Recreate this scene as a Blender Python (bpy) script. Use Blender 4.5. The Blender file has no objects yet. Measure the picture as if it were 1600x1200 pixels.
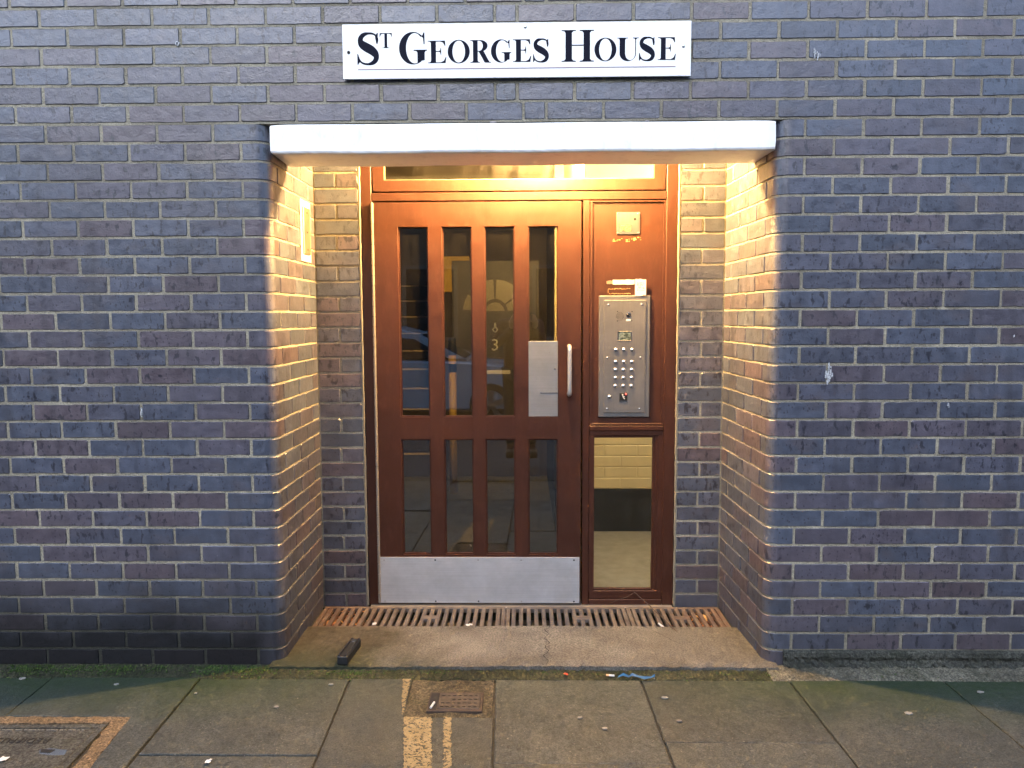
import bpy, bmesh, math, random
from mathutils import Vector, Matrix
R = math.radians
scene = bpy.context.scene
COL = scene.collection

# ------------------------------------------------------------------ camera
cam_d = bpy.data.cameras.new('camera')
cam_d.sensor_width = 36.0
cam_d.lens = 36.0 * 1202 / 1600
cam_d.clip_start = 0.02
cam_d.clip_end = 500
cam = bpy.data.objects.new('camera', cam_d)
COL.objects.link(cam)
def cam_axes(p, yaw, roll):
    f = Vector((math.sin(yaw) * math.cos(p), math.cos(yaw) * math.cos(p), -math.sin(p)))
    r = Vector((math.cos(yaw), -math.sin(yaw), 0))
    d = f.cross(r)
    c, s = math.cos(roll), math.sin(roll)
    return c * r + s * d, -s * r + c * d, f
cr, cd, cf = cam_axes(R(4.987), R(-0.98), R(0.262))
CAM = Vector((0, -3.135, 1.473))
m = Matrix.Identity(4)
for i in range(3):
    m[i][0], m[i][1], m[i][2], m[i][3] = cr[i], -cd[i], -cf[i], CAM[i]
cam.matrix_world = m
scene.camera = cam

# ------------------------------------------------------------------ sky, sun, exposure
SUN_EL, SUN_AZ = 42, 196          # azimuth measured clockwise from +Y (north); the sun stands behind the viewer
world = bpy.data.worlds.new('World')
scene.world = world
world.use_nodes = True
wn = world.node_tree.nodes; wl = world.node_tree.links
bg = wn['Background']
sky = wn.new('ShaderNodeTexSky')
sky.sky_type = 'NISHITA'
sky.sun_disc = False
sky.sun_elevation = R(SUN_EL)
sky.sun_rotation = R(SUN_AZ)
sky.air_density = 1.0
sky.dust_density = 1.0
wl.new(sky.outputs[0], bg.inputs[0])
bg.inputs[1].default_value = 0.15
sun_d = bpy.data.lights.new('sun', 'SUN')
sun_d.energy = 0.5
sun_d.angle = R(60)
sun_d.color = (0.90, 0.95, 1.0)
sun = bpy.data.objects.new('sun', sun_d)
COL.objects.link(sun)
az = R(SUN_AZ)
to_sun = Vector((math.sin(az) * math.cos(R(SUN_EL)), math.cos(az) * math.cos(R(SUN_EL)), math.sin(R(SUN_EL))))
sun.rotation_euler = to_sun.to_track_quat('Z', 'Y').to_euler()
sun.location = to_sun * 30
vs = scene.view_settings
vs.view_transform = 'Standard'
vs.look = 'None'
vs.gamma = 1
vs.use_curve_mapping = False
vs.exposure = 1.75
scene.cycles.use_denoising = True
scene.cycles.use_adaptive_sampling = True
scene.cycles.adaptive_threshold = 0.03
scene.cycles.max_bounces = 6
scene.cycles.transparent_max_bounces = 10
scene.cycles.sample_clamp_indirect = 6

# ------------------------------------------------------------------ helpers
def link(o):
    COL.objects.link(o)
    return o
def tag(o, label=None, cat=None, group=None, kind=None):
    if label: o['label'] = label
    if cat: o['category'] = cat
    if group: o['group'] = group
    if kind: o['kind'] = kind
    return o
def thing(name, label, cat, loc=(0, 0, 0), group=None):
    o = bpy.data.objects.new(name, None)
    o.empty_display_size = 0.05
    o.location = loc
    link(o)
    return tag(o, label, cat, group)
def adopt(o, parent):
    if parent is not None:
        o.parent = parent
        if parent.type == 'EMPTY':      # parts carry world coordinates; a thing's Empty stands at its base
            o.matrix_parent_inverse = Matrix.Translation(-parent.location)
    return o
class MB:
    """collects shapes in world coordinates and links them as one mesh object"""
    def __init__(self):
        self.bm = bmesh.new()
    def raw(self, vs_, fs_):
        vv = [self.bm.verts.new(v) for v in vs_]
        out = []
        for f in fs_:
            try:
                out.append(self.bm.faces.new([vv[i] for i in f]))
            except ValueError:
                pass
        return vv, out
    def box(self, x0, x1, y0, y1, z0, z1, bev=0.0, seg=1):
        v = [(x, y, z) for x in (x0, x1) for y in (y0, y1) for z in (z0, z1)]
        f = [(0, 1, 3, 2), (4, 6, 7, 5), (0, 4, 5, 1), (2, 3, 7, 6), (0, 2, 6, 4), (1, 5, 7, 3)]
        vv, ff = self.raw(v, f)
        if bev:
            es = list({e for x in vv for e in x.link_edges})
            bmesh.ops.bevel(self.bm, geom=es, offset=bev, segments=seg, affect='EDGES', profile=0.5)
        return self
    def prism(self, poly, a0, a1, axis='z', bev=0.0):
        n = len(poly)
        def P(p, a):
            if axis == 'z': return (p[0], p[1], a)
            if axis == 'y': return (p[0], a, p[1])
            return (a, p[0], p[1])
        v = [P(p, a0) for p in poly] + [P(p, a1) for p in poly]
        f = [tuple(range(n))[::-1], tuple(range(n, 2 * n))] + [(i, (i + 1) % n, n + (i + 1) % n, n + i) for i in range(n)]
        vv, ff = self.raw(v, f)
        bmesh.ops.recalc_face_normals(self.bm, faces=ff)
        if bev:
            top = ff[1]
            bmesh.ops.bevel(self.bm, geom=list(top.edges), offset=bev, segments=2, affect='EDGES', profile=0.5)
        return self
    def tube(self, pts, r, n=8, cap=True):
        pts = [Vector(p) for p in pts]
        rs = r if isinstance(r, (list, tuple)) else [r] * len(pts)
        rings = []
        ref = None
        for i, p in enumerate(pts):
            t = (pts[min(i + 1, len(pts) - 1)] - pts[max(i - 1, 0)]).normalized()
            if ref is None:
                ref = Vector((0, 0, 1)) if abs(t.z) < 0.9 else Vector((1, 0, 0))
            a = (ref - t * ref.dot(t)).normalized()
            ref = a
            b = t.cross(a)
            rings.append([self.bm.verts.new(p + (a * math.cos(2 * math.pi * k / n) + b * math.sin(2 * math.pi * k / n)) * rs[i]) for k in range(n)])
        for i in range(len(rings) - 1):
            for k in range(n):
                self.bm.faces.new((rings[i][k], rings[i][(k + 1) % n], rings[i + 1][(k + 1) % n], rings[i + 1][k]))
        if cap:
            self.bm.faces.new(rings[0][::-1]); self.bm.faces.new(rings[-1])
        return self
    def lathe(self, c, prof, axis, n=16):
        """prof: list of (radius, height along axis)"""
        ax = Vector(axis).normalized()
        a = ax.orthogonal().normalized(); b = ax.cross(a)
        c = Vector(c)
        rings = []
        for r, h in prof:
            rings.append([self.bm.verts.new(c + ax * h + (a * math.cos(2 * math.pi * k / n) + b * math.sin(2 * math.pi * k / n)) * max(r, 1e-5)) for k in range(n)])
        for i in range(len(rings) - 1):
            for k in range(n):
                self.bm.faces.new((rings[i][k], rings[i][(k + 1) % n], rings[i + 1][(k + 1) % n], rings[i + 1][k]))
        self.bm.faces.new(rings[0][::-1]); self.bm.faces.new(rings[-1])
        return self
    def build(self, name, mat, parent=None, smooth=False, recalc=True):
        me = bpy.data.meshes.new(name)
        if recalc:
            bmesh.ops.recalc_face_normals(self.bm, faces=self.bm.faces)
        self.bm.to_mesh(me); self.bm.free()
        me.materials.append(mat)
        if smooth:
            for p in me.polygons: p.use_smooth = True
        o = link(bpy.data.objects.new(name, me))
        return adopt(o, parent)
def BX(name, mat, parent, x0, x1, y0, y1, z0, z1, bev=0.0, seg=1):
    return MB().box(x0, x1, y0, y1, z0, z1, bev, seg).build(name, mat, parent)

# ------------------------------------------------------------------ materials
class NT:
    def __init__(self, name):
        self.m = bpy.data.materials.new(name)
        self.m.use_nodes = True
        self.t = self.m.node_tree
        self.b = self.t.nodes['Principled BSDF']
        self.pos = None
    def n(self, typ, **kw):
        x = self.t.nodes.new(typ)
        for k, v in kw.items(): setattr(x, k, v)
        return x
    def set(self, sock, v):
        if hasattr(v, 'is_linked') or hasattr(v, 'links'):
            self.t.links.new(v, sock)
        else:
            if sock.type == 'RGBA' and len(v) == 3: v = (*v, 1)
            sock.default_value = v
    def P(self):
        if self.pos is None:
            self.pos = self.n('ShaderNodeNewGeometry').outputs['Position']
        return self.pos
    def map(self, scale=(1, 1, 1), loc=(0, 0, 0), vec=None):
        x = self.n('ShaderNodeMapping')
        self.set(x.inputs['Vector'], vec or self.P())
        x.inputs['Scale'].default_value = scale
        x.inputs['Location'].default_value = loc
        return x.outputs[0]
    def noise(self, scale, detail=3, rough=0.55, vec=None, dist=0.0, out='Fac'):
        x = self.n('ShaderNodeTexNoise')
        self.set(x.inputs['Vector'], vec or self.P())
        x.inputs['Scale'].default_value = scale
        x.inputs['Detail'].default_value = detail
        x.inputs['Roughness'].default_value = rough
        x.inputs['Distortion'].default_value = dist
        return x.outputs[out]
    def voro(self, scale, vec=None, out='Distance', rnd=1.0):
        x = self.n('ShaderNodeTexVoronoi')
        self.set(x.inputs['Vector'], vec or self.P())
        x.inputs['Scale'].default_value = scale
        x.inputs['Randomness'].default_value = rnd
        return x.outputs[out]
    def ramp(self, fac, stops, interp='LINEAR'):
        x = self.n('ShaderNodeValToRGB')
        self.set(x.inputs[0], fac)
        cr_ = x.color_ramp
        cr_.interpolation = interp
        while len(cr_.elements) < len(stops): cr_.elements.new(0.5)
        for e, (p, c) in zip(cr_.elements, stops):
            e.position = p
            e.color = (c, c, c, 1) if isinstance(c, (int, float)) else (*c, 1)
        return x.outputs[0]
    def math(self, op, a, b=0.0, c=0.0, clamp=False):
        x = self.n('ShaderNodeMath', operation=op, use_clamp=clamp)
        self.set(x.inputs[0], a); self.set(x.inputs[1], b); self.set(x.inputs[2], c)
        return x.outputs[0]
    def mix(self, fac, a, b, mode='MIX'):
        x = self.n('ShaderNodeMix', data_type='RGBA', blend_type=mode)
        self.set(x.inputs[0], fac); self.set(x.inputs[6], a); self.set(x.inputs[7], b)
        return x.outputs[2]
    def xyz(self):
        x = self.n('ShaderNodeSeparateXYZ')
        self.set(x.inputs[0], self.P())
        return x.outputs
    def maprange(self, v, a, b, c=0.0, d=1.0):
        x = self.n('ShaderNodeMapRange')
        self.set(x.inputs[0], v)
        for i, q in enumerate((a, b, c, d)): x.inputs[i + 1].default_value = q
        return x.outputs[0]
    def bump(self, h, strength=0.3, dist=0.004):
        x = self.n('ShaderNodeBump')
        self.set(x.inputs['Height'], h)
        x.inputs['Strength'].default_value = strength
        x.inputs['Distance'].default_value = dist
        self.t.links.new(x.outputs[0], self.b.inputs['Normal'])
    def fin(self, col, rough=0.6, metal=0.0, spec=0.5):
        self.set(self.b.inputs['Base Color'], col)
        self.set(self.b.inputs['Roughness'], rough)
        self.set(self.b.inputs['Metallic'], metal)
        self.set(self.b.inputs['Specular IOR Level'], spec)
        return self.m

def grime(t):
    """damp black crust low on the left pier, ragged upper edge"""
    o = t.xyz()
    nz = t.noise(3.0, 4, 0.6)
    z = t.math('ADD', o[2], t.math('MULTIPLY', t.math('SUBTRACT', nz, 0.5), 0.30))
    zz = t.maprange(z, 0.12, 0.46, 1.0, 0.0)
    xm = t.maprange(o[0], -0.95, -1.15, 0.25, 1.0)
    return t.math('MULTIPLY', zz, xm)

def mat_brick():
    t = NT('blue_brick')
    oi = t.n('ShaderNodeObjectInfo').outputs['Random']
    gi = t.n('ShaderNodeNewGeometry').outputs['Random Per Island']
    rnd = t.math('FRACT', t.math('ADD', oi, t.math('MULTIPLY', gi, 7.31)))
    rnd2 = t.math('FRACT', t.math('MULTIPLY', rnd, 17.77))
    drift = t.noise(0.9, 2)
    sel = t.math('ADD', t.math('MULTIPLY', rnd, 0.75), t.math('MULTIPLY', drift, 0.35), clamp=True)
    base = t.ramp(sel, [(0.0, (0.056, 0.068, 0.097)), (0.45, (0.059, 0.067, 0.096)), (0.64, (0.066, 0.065, 0.090)),
                        (0.82, (0.076, 0.063, 0.080)), (1.0, (0.082, 0.059, 0.068))])
    val = t.maprange(rnd2, 0, 1, 0.82, 1.12)
    v = t.n('ShaderNodeHueSaturation')
    t.set(v.inputs['Color'], base); t.set(v.inputs['Value'], val)
    base = v.outputs[0]
    mott = t.noise(22, 3, 0.65)
    base = t.mix(1.0, base, t.ramp(mott, [(0.32, 0.78), (0.68, 1.16)]), 'MULTIPLY')
    # reddish / greenish firing bloom inside single bricks
    bloom = t.ramp(t.noise(6.5, 3, 0.5, t.map((1, 1, 1.6), (3, 1, 5))), [(0.54, 0.0), (0.72, 0.5)])
    base = t.mix(bloom, base, (0.082, 0.066, 0.072))
    # black pits and iron spots
    pv = t.voro(60, t.map((1, 1, 0.75)))
    pm = t.noise(5.0, 2, 0.5, t.map((1, 1, 1), (9, 2, 1)))
    pits = t.math('MULTIPLY', t.ramp(pv, [(0.15, 1.0), (0.21, 0.0)]), t.ramp(pm, [(0.42, 0.0), (0.50, 1.0)]))
    # dark vertical smears, clustered
    sm = t.noise(48, 3, 0.6, t.map((1, 1, 0.5), (1, 4, 2)))
    sc = t.noise(2.6, 2, 0.5, t.map((1, 1, 1), (4, 8, 3)))
    smear = t.math('MULTIPLY', t.ramp(sm, [(0.58, 0.0), (0.61, 1.0)]), t.ramp(sc, [(0.44, 0.0), (0.52, 1.0)]))
    dark = t.math('MULTIPLY', t.math('MAXIMUM', pits, smear), 0.85)
    base = t.mix(dark, base, (0.010, 0.010, 0.018))
    # rain and soot runs
    run = t.noise(9, 4, 0.65, t.map((1.0, 1.0, 0.09), (2, 6, 1)))
    base = t.mix(t.ramp(run, [(0.52, 0.0), (0.72, 0.62)]), base, (0.026, 0.026, 0.034))
    # pale lime flecks
    fl = t.ramp(t.noise(120, 2, 0.5, t.map((1, 1, 0.5))), [(0.73, 0.0), (0.79, 1.0)])
    flm = t.ramp(t.noise(3.1, 2, 0.5, t.map((1, 1, 1), (7, 3, 8))), [(0.60, 0.0), (0.72, 0.5)])
    base = t.mix(t.math('MULTIPLY', fl, flm), base, (0.42, 0.43, 0.44))
    g = grime(t)
    base = t.mix(t.math('MULTIPLY', g, 0.93), base, (0.011, 0.011, 0.011))
    rough = t.math('ADD', t.ramp(mott, [(0.3, 0.28), (0.7, 0.45)]), t.math('MULTIPLY', g, 0.35))
    h = t.math('ADD', t.noise(130, 2, 0.7), t.math('MULTIPLY', t.noise(26, 1), 1.6))
    t.bump(h, 0.45, 0.0022)
    return t.fin(base, rough, 0, t.math('SUBTRACT', 1.0, t.math('MULTIPLY', g, 0.9)))

def mat_mortar():
    t = NT('lime_mortar')
    c = t.ramp(t.noise(7, 4), [(0.3, (0.24, 0.222, 0.172)), (0.7, (0.365, 0.338, 0.262))])
    c = t.mix(1.0, c, t.ramp(t.noise(160, 3, 0.7), [(0.3, 0.7), (0.7, 1.2)]), 'MULTIPLY')
    dirt = t.ramp(t.noise(2.3, 4, 0.6), [(0.42, 0.0), (0.62, 0.75)])
    c = t.mix(dirt, c, (0.15, 0.138, 0.11))
    c = t.mix(t.math('MULTIPLY', grime(t), 0.97), c, (0.026, 0.028, 0.024))
    t.bump(t.math('ADD', t.noise(220, 1, 0.7), t.math('MULTIPLY', t.noise(45, 2), 2.0)), 0.7, 0.004)
    return t.fin(c, 0.92, 0, 0.2)

def simple(name, col, rough=0.5, metal=0.0, var=0.0, vscale=20, bump=0.0, bscale=80, spec=0.5):
    t = NT(name)
    c = (*col, 1)
    if var:
        c = t.mix(1.0, c, t.ramp(t.noise(vscale, 4, 0.6), [(0.28, 1 - var), (0.72, 1 + var)]), 'MULTIPLY')
    if bump:
        t.bump(t.noise(bscale, 4, 0.6), bump, 0.002)
    return t.fin(c, rough, metal, spec)

def mat_white_paint():
    t = NT('white_masonry_paint')
    c = t.ramp(t.noise(5, 4, 0.6), [(0.3, (0.84, 0.845, 0.835)), (0.7, (0.90, 0.905, 0.895))])
    d = t.ramp(t.noise(20, 5, 0.7, t.map((0.9, 1, 0.35))), [(0.54, 0.0), (0.72, 0.45)])
    c = t.mix(d, c, (0.5, 0.47, 0.42))
    t.bump(t.math('ADD', t.noise(60, 3), t.math('MULTIPLY', t.noise(9, 3), 2.0)), 0.14, 0.004)
    return t.fin(c, 0.5)

def mat_brown():
    t = NT('brown_gloss_paint')
    c = t.ramp(t.noise(4, 4, 0.6), [(0.3, (0.035, 0.0115, 0.0065)), (0.7, (0.044, 0.0145, 0.0080))])
    spots = t.ramp(t.voro(70), [(0.035, 1.0), (0.05, 0.0)])
    sm = t.ramp(t.noise(6, 2, 0.5, t.map((1, 1, 1), (2, 2, 2))), [(0.62, 0.0), (0.7, 0.7)])
    c = t.mix(t.math('MULTIPLY', spots, sm), c, (0.33, 0.24, 0.18))
    rub = t.ramp(t.noise(18, 5, 0.7, t.map((1.6, 1, 0.5))), [(0.50, 0.0), (0.68, 0.55)])
    c = t.mix(rub, c, (0.060, 0.022, 0.014))
    t.bump(t.math('ADD', t.noise(150, 2), t.math('MULTIPLY', t.noise(14, 3), 2.5)), 0.10, 0.002)
    return t.fin(c, t.ramp(t.noise(25, 3), [(0.3, 0.40), (0.7, 0.55)]), 0, 0.28)

def mat_steel(name, col=(0.56, 0.57, 0.58), rough=0.36, axis='z', metal=1.0):
    t = NT(name)
    sc_ = {'z': (220, 220, 3), 'x': (3, 220, 220)}[axis]
    br = t.noise(1.0, 3, 0.6, t.map(sc_))
    c = t.mix(1.0, (*col, 1), t.ramp(br, [(0.3, 0.93), (0.7, 1.05)]), 'MULTIPLY')
    sm = t.ramp(t.noise(8, 5, 0.7), [(0.35, 0.86), (0.7, 1.05)])
    c = t.mix(1.0, c, sm, 'MULTIPLY')
    pit = t.ramp(t.voro(34), [(0.03, 1.0), (0.055, 0.0)])
    pmm = t.ramp(t.noise(7, 2, 0.5, t.map((1, 1, 1), (5, 5, 5))), [(0.6, 0.0), (0.66, 0.8)])
    c = t.mix(t.math('MULTIPLY', pit, pmm), c, (0.06, 0.05, 0.045))
    t.bump(t.math('ADD', br, t.math('MULTIPLY', t.noise(6, 2), 1.5)), 0.06, 0.001)
    return t.fin(c, t.math('ADD', t.math('MULTIPLY', t.noise(11, 3), 0.16), rough - 0.08), metal)

def mat_glass(name, tint, ior=1.55, dirt=0.06):
    m_ = bpy.data.materials.new(name)
    m_.use_nodes = True
    nt = m_.node_tree
    nt.nodes.clear()
    out = nt.nodes.new('ShaderNodeOutputMaterial')
    tr = nt.nodes.new('ShaderNodeBsdfTransparent'); tr.inputs[0].default_value = (*tint, 1)
    gl = nt.nodes.new('ShaderNodeBsdfGlossy'); gl.inputs['Roughness'].default_value = 0.008
    df = nt.nodes.new('ShaderNodeBsdfDiffuse'); df.inputs[0].default_value = (0.40, 0.37, 0.32, 1)
    fr = nt.nodes.new('ShaderNodeFresnel'); fr.inputs[0].default_value = ior
    mx = nt.nodes.new('ShaderNodeMixShader')
    mx2 = nt.nodes.new('ShaderNodeMixShader')
    geo = nt.nodes.new('ShaderNodeNewGeometry')
    mp = nt.nodes.new('ShaderNodeMapping'); mp.inputs['Scale'].default_value = (1.5, 1, 0.35)
    nz = nt.nodes.new('ShaderNodeTexNoise'); nz.inputs['Scale'].default_value = 14; nz.inputs['Detail'].default_value = 6
    rp = nt.nodes.new('ShaderNodeMapRange')
    rp.inputs[1].default_value = 0.42; rp.inputs[2].default_value = 0.8; rp.inputs[3].default_value = dirt * 0.35; rp.inputs[4].default_value = dirt * 3
    L = nt.links.new
    L(geo.outputs['Position'], mp.inputs[0]); L(mp.outputs[0], nz.inputs['Vector']); L(nz.outputs[0], rp.inputs[0])
    L(fr.outputs[0], mx.inputs[0]); L(tr.outputs[0], mx.inputs[1]); L(gl.outputs[0], mx.inputs[2])
    L(rp.outputs[0], mx2.inputs[0]); L(mx.outputs[0], mx2.inputs[1]); L(df.outputs[0], mx2.inputs[2])
    L(mx2.outputs[0], out.inputs[0])
    return m_

def mat_paving():
    t = NT('paving_concrete')
    oi = t.n('ShaderNodeObjectInfo').outputs['Random']
    c = t.ramp(t.noise(3.2, 5, 0.6), [(0.3, (0.025, 0.0290, 0.0280)), (0.7, (0.047, 0.052, 0.0485))])
    c = t.mix(1.0, c, t.maprange(oi, 0, 1, 0.86, 1.12), 'MULTIPLY')
    c = t.mix(1.0, c, t.ramp(t.noise(150, 2, 0.75), [(0.38, 0.55), (0.62, 1.45)]), 'MULTIPLY')
    c = t.mix(1.0, c, t.ramp(t.noise(38, 4, 0.7), [(0.36, 0.78), (0.64, 1.18)]), 'MULTIPLY')
    blk = t.ramp(t.voro(24), [(0.06, 0.65), (0.16, 0.0)])
    c = t.mix(t.math('MULTIPLY', blk, t.ramp(t.noise(4, 2), [(0.5, 0.0), (0.62, 1.0)])), c, (0.055, 0.052, 0.048))
    gr = t.ramp(t.noise(130, 1, 0.5), [(0.72, 0.0), (0.77, 0.6)])
    c = t.mix(gr, c, (0.22, 0.21, 0.19))
    # algae, thickest against the walls either side of the doorway
    o = t.xyz()
    yy = t.math('ADD', o[1], t.math('MULTIPLY', t.math('SUBTRACT', t.noise(3.5, 4, 0.6), 0.5), 0.30))
    ya = t.maprange(yy, -0.50, -0.15, 0.0, 1.0)
    ax = t.math('ABSOLUTE', t.math('ADD', o[0], 0.05))
    xa = t.maprange(t.math('ADD', ax, t.math('MULTIPLY', t.noise(2.5, 3), 0.3)), 0.70, 1.35, 0.22, 1.0)
    al = t.math('MULTIPLY', t.math('MULTIPLY', ya, xa), t.ramp(t.noise(45, 4, 0.7), [(0.3, 0.55), (0.7, 1.0)]))
    c = t.mix(t.math('MULTIPLY', al, 0.95), c, (0.012, 0.027, 0.005))
    h = t.math('ADD', t.noise(240, 3, 0.7), t.math('MULTIPLY', t.noise(30, 4), 1.5))
    t.bump(h, 0.5, 0.003)
    return t.fin(c, t.ramp(t.noise(9, 3), [(0.3, 0.55), (0.7, 0.8)]), 0, 0.4)

def mat_rough_concrete(name, a, b, moss=0.3, bump=1.0):
    t = NT(name)
    c = t.ramp(t.noise(5, 5, 0.65), [(0.3, a), (0.7, b)])
    c = t.mix(1.0, c, t.ramp(t.noise(130, 3, 0.75), [(0.38, 0.4), (0.62, 1.65)]), 'MULTIPLY')
    v = t.ramp(t.voro(95, None, 'Color'), [(0.0, 0.35), (1.0, 1.7)])
    c = t.mix(0.6, c, t.mix(1.0, c, v, 'MULTIPLY'))
    mo = t.ramp(t.noise(9, 5, 0.7, t.map((1, 1, 1), (3, 3, 1))), [(0.50, 0.0), (0.66, moss)])
    c = t.mix(mo, c, (0.014, 0.020, 0.005))
    st = t.ramp(t.noise(2.6, 4, 0.6, t.map((1, 1, 1), (8, 1, 1))), [(0.5, 0.0), (0.7, 0.55)])
    c = t.mix(st, c, tuple(x * 0.42 for x in a))
    t.bump(t.math('ADD', t.noise(180, 4, 0.7), t.math('MULTIPLY', t.noise(38, 4), 2.2)), bump, 0.006)
    return t.fin(c, 0.85, 0, 0.3)

def mat_step():
    t = NT('doorstep_concrete')
    o = t.xyz()
    c = t.ramp(t.noise(4, 5, 0.6), [(0.3, (0.070, 0.065, 0.055)), (0.7, (0.165, 0.155, 0.135))])
    c = t.mix(1.0, c, t.ramp(t.noise(150, 3, 0.75), [(0.38, 0.5), (0.62, 1.5)]), 'MULTIPLY')
    # brown damp and algae at the two ends and along the front edge
    nx = t.math('ADD', o[0], t.math('MULTIPLY', t.math('SUBTRACT', t.noise(4, 4, 0.6), 0.5), 0.5))
    l = t.maprange(nx, -0.72, -0.28, 1.0, 0.0)
    r_ = t.maprange(nx, 0.5, 0.95, 0.0, 0.55)
    fr = t.maprange(t.math('ADD', o[1], t.math('MULTIPLY', t.noise(12, 4), 0.08)), 0.12, 0.0, 0.0, 0.5)
    k = t.math('MAXIMUM', t.math('MAXIMUM', l, r_), fr)
    k = t.math('MULTIPLY', k, t.ramp(t.noise(28, 5, 0.7), [(0.25, 0.6), (0.65, 1.0)]))
    c = t.mix(t.math('MULTIPLY', k, 0.92), c, (0.020, 0.015, 0.006))
    grn = t.math('MULTIPLY', t.math('MULTIPLY', l, t.maprange(o[1], 0.2, 0.0, 0.0, 1.0)), 0.7)
    c = t.mix(grn, c, (0.012, 0.018, 0.004))
    t.bump(t.math('ADD', t.noise(200, 4, 0.7), t.math('MULTIPLY', t.noise(30, 4), 1.8)), 0.7, 0.004)
    return t.fin(c, 0.8, 0, 0.35)

def mat_rust():
    t = NT('cast_iron')
    c = t.ramp(t.noise(10, 5, 0.7), [(0.3, (0.060, 0.048, 0.040)), (0.55, (0.105, 0.090, 0.080)), (0.75, (0.135, 0.120, 0.108))])
    o = t.xyz()
    e = t.maprange(t.math('ABSOLUTE', o[0]), 0.6, 0.95, 0.05, 0.6)
    rr = t.math('MULTIPLY', e, t.ramp(t.noise(22, 4, 0.7), [(0.35, 0.1), (0.6, 1.0)]))
    c = t.mix(rr, c, (0.105, 0.042, 0.021))
    t.bump(t.noise(140, 4, 0.7), 0.6, 0.003)
    return t.fin(c, 0.75, 0.15, 0.4)

def mat_worn_paint():
    t = NT('worn_yellow_paint')
    c = t.ramp(t.noise(14, 5, 0.7), [(0.3, (0.165, 0.128, 0.064)), (0.7, (0.24, 0.19, 0.105))])
    c = t.mix(1.0, c, t.ramp(t.noise(200, 2), [(0.3, 0.75), (0.7, 1.2)]), 'MULTIPLY')
    hole = t.ramp(t.noise(75, 5, 0.75), [(0.43, 0.0), (0.47, 1.0)])
    t.set(t.b.inputs['Alpha'], hole)
    t.bump(t.noise(200, 3), 0.4, 0.002)
    return t.fin(c, 0.75, 0, 0.3)

def emit(name, col, strength):
    t = NT(name)
    t.set(t.b.inputs['Emission Color'], col)
    t.b.inputs['Emission Strength'].default_value = strength
    return t.fin(col, 0.5)

M_BRICK = mat_brick()
M_MORTAR = mat_mortar()
M_WHITE = mat_white_paint()
M_BROWN = mat_brown()
M_STEEL = mat_steel('brushed_steel', (0.205, 0.20, 0.195), 0.40, 'z', 0.6)
M_ALU = mat_steel('aluminium_plate', (0.50, 0.52, 0.55), 0.48, 'x', 0.6)
M_ALUX = mat_steel('hinge_metal', (0.25, 0.225, 0.195), 0.45, 'z', 0.3)
M_GLASS = mat_glass('door_glass', (0.56, 0.57, 0.54), 2.4, 0.006)
M_GLASS_CLEAR = mat_glass('side_glass', (0.97, 0.98, 0.96), 1.3, 0.008)
M_PAVE = mat_paving()
M_STEP = mat_step()
M_IRON = mat_rust()
M_YPAINT = mat_worn_paint()
M_FILLET = mat_rough_concrete('mortar_fillet', (0.016, 0.020, 0.008), (0.044, 0.044, 0.024), 0.95)
M_PLINTH = mat_rough_concrete('plinth_render', (0.036, 0.038, 0.032), (0.070, 0.071, 0.058), 0.45)
M_PATCH = mat_rough_concrete('gravel_concrete', (0.050, 0.041, 0.022), (0.110, 0.092, 0.058), 0.4)
M_COVER = mat_rough_concrete('cover_concrete', (0.036, 0.036, 0.032), (0.060, 0.059, 0.051), 0.25, 0.6)
M_TAN = mat_rough_concrete('tan_mortar', (0.092, 0.064, 0.034), (0.14, 0.098, 0.056), 0.0, 0.6)
M_SOIL = simple('joint_soil', (0.028, 0.026, 0.02), 0.95, var=0.4, vscale=60)
M_SEAL = simple('cream_sealant', (0.17, 0.15, 0.11), 0.6, var=0.15, vscale=40, bump=0.6, bscale=60)
M_SIGN = simple('sign_white', (0.86, 0.87, 0.87), 0.35, var=0.02, vscale=6)
M_INK = simple('sign_navy', (0.005, 0.006, 0.016), 0.75, spec=0.15)
M_RULE = simple('sign_rule', (0.22, 0.16, 0.20), 0.5)
M_BLACKP = simple('black_plastic', (0.012, 0.013, 0.015), 0.38, var=0.2, vscale=60, bump=0.2)
M_DARK = simple('dark_hole', (0.008, 0.008, 0.008), 0.9)
M_SCREW = simple('screw_metal', (0.35, 0.35, 0.36), 0.3, 1.0)
M_PAPER = simple('paper', (0.55, 0.55, 0.54), 0.7, var=0.08, vscale=60)
M_GLUE = simple('glue_residue', (0.62, 0.44, 0.18), 0.6, var=0.3, vscale=120)
M_CHROME = simple('polished_steel', (0.78, 0.78, 0.78), 0.16, 1.0)

# ------------------------------------------------------------------ the building: brick by brick
YB = 0.66                     # the brick returns beside the door frame
XL, XR = -1.027, 1.0          # reveal planes at the wall face
SH = 0.042                    # the right reveal leans in a little
RAD = 0.057
Z0 = 2.25
building = thing('brick_building', 'blue-grey brick building with a lit recessed doorway and rounded corners', 'building')
rng = random.Random(7)

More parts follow.
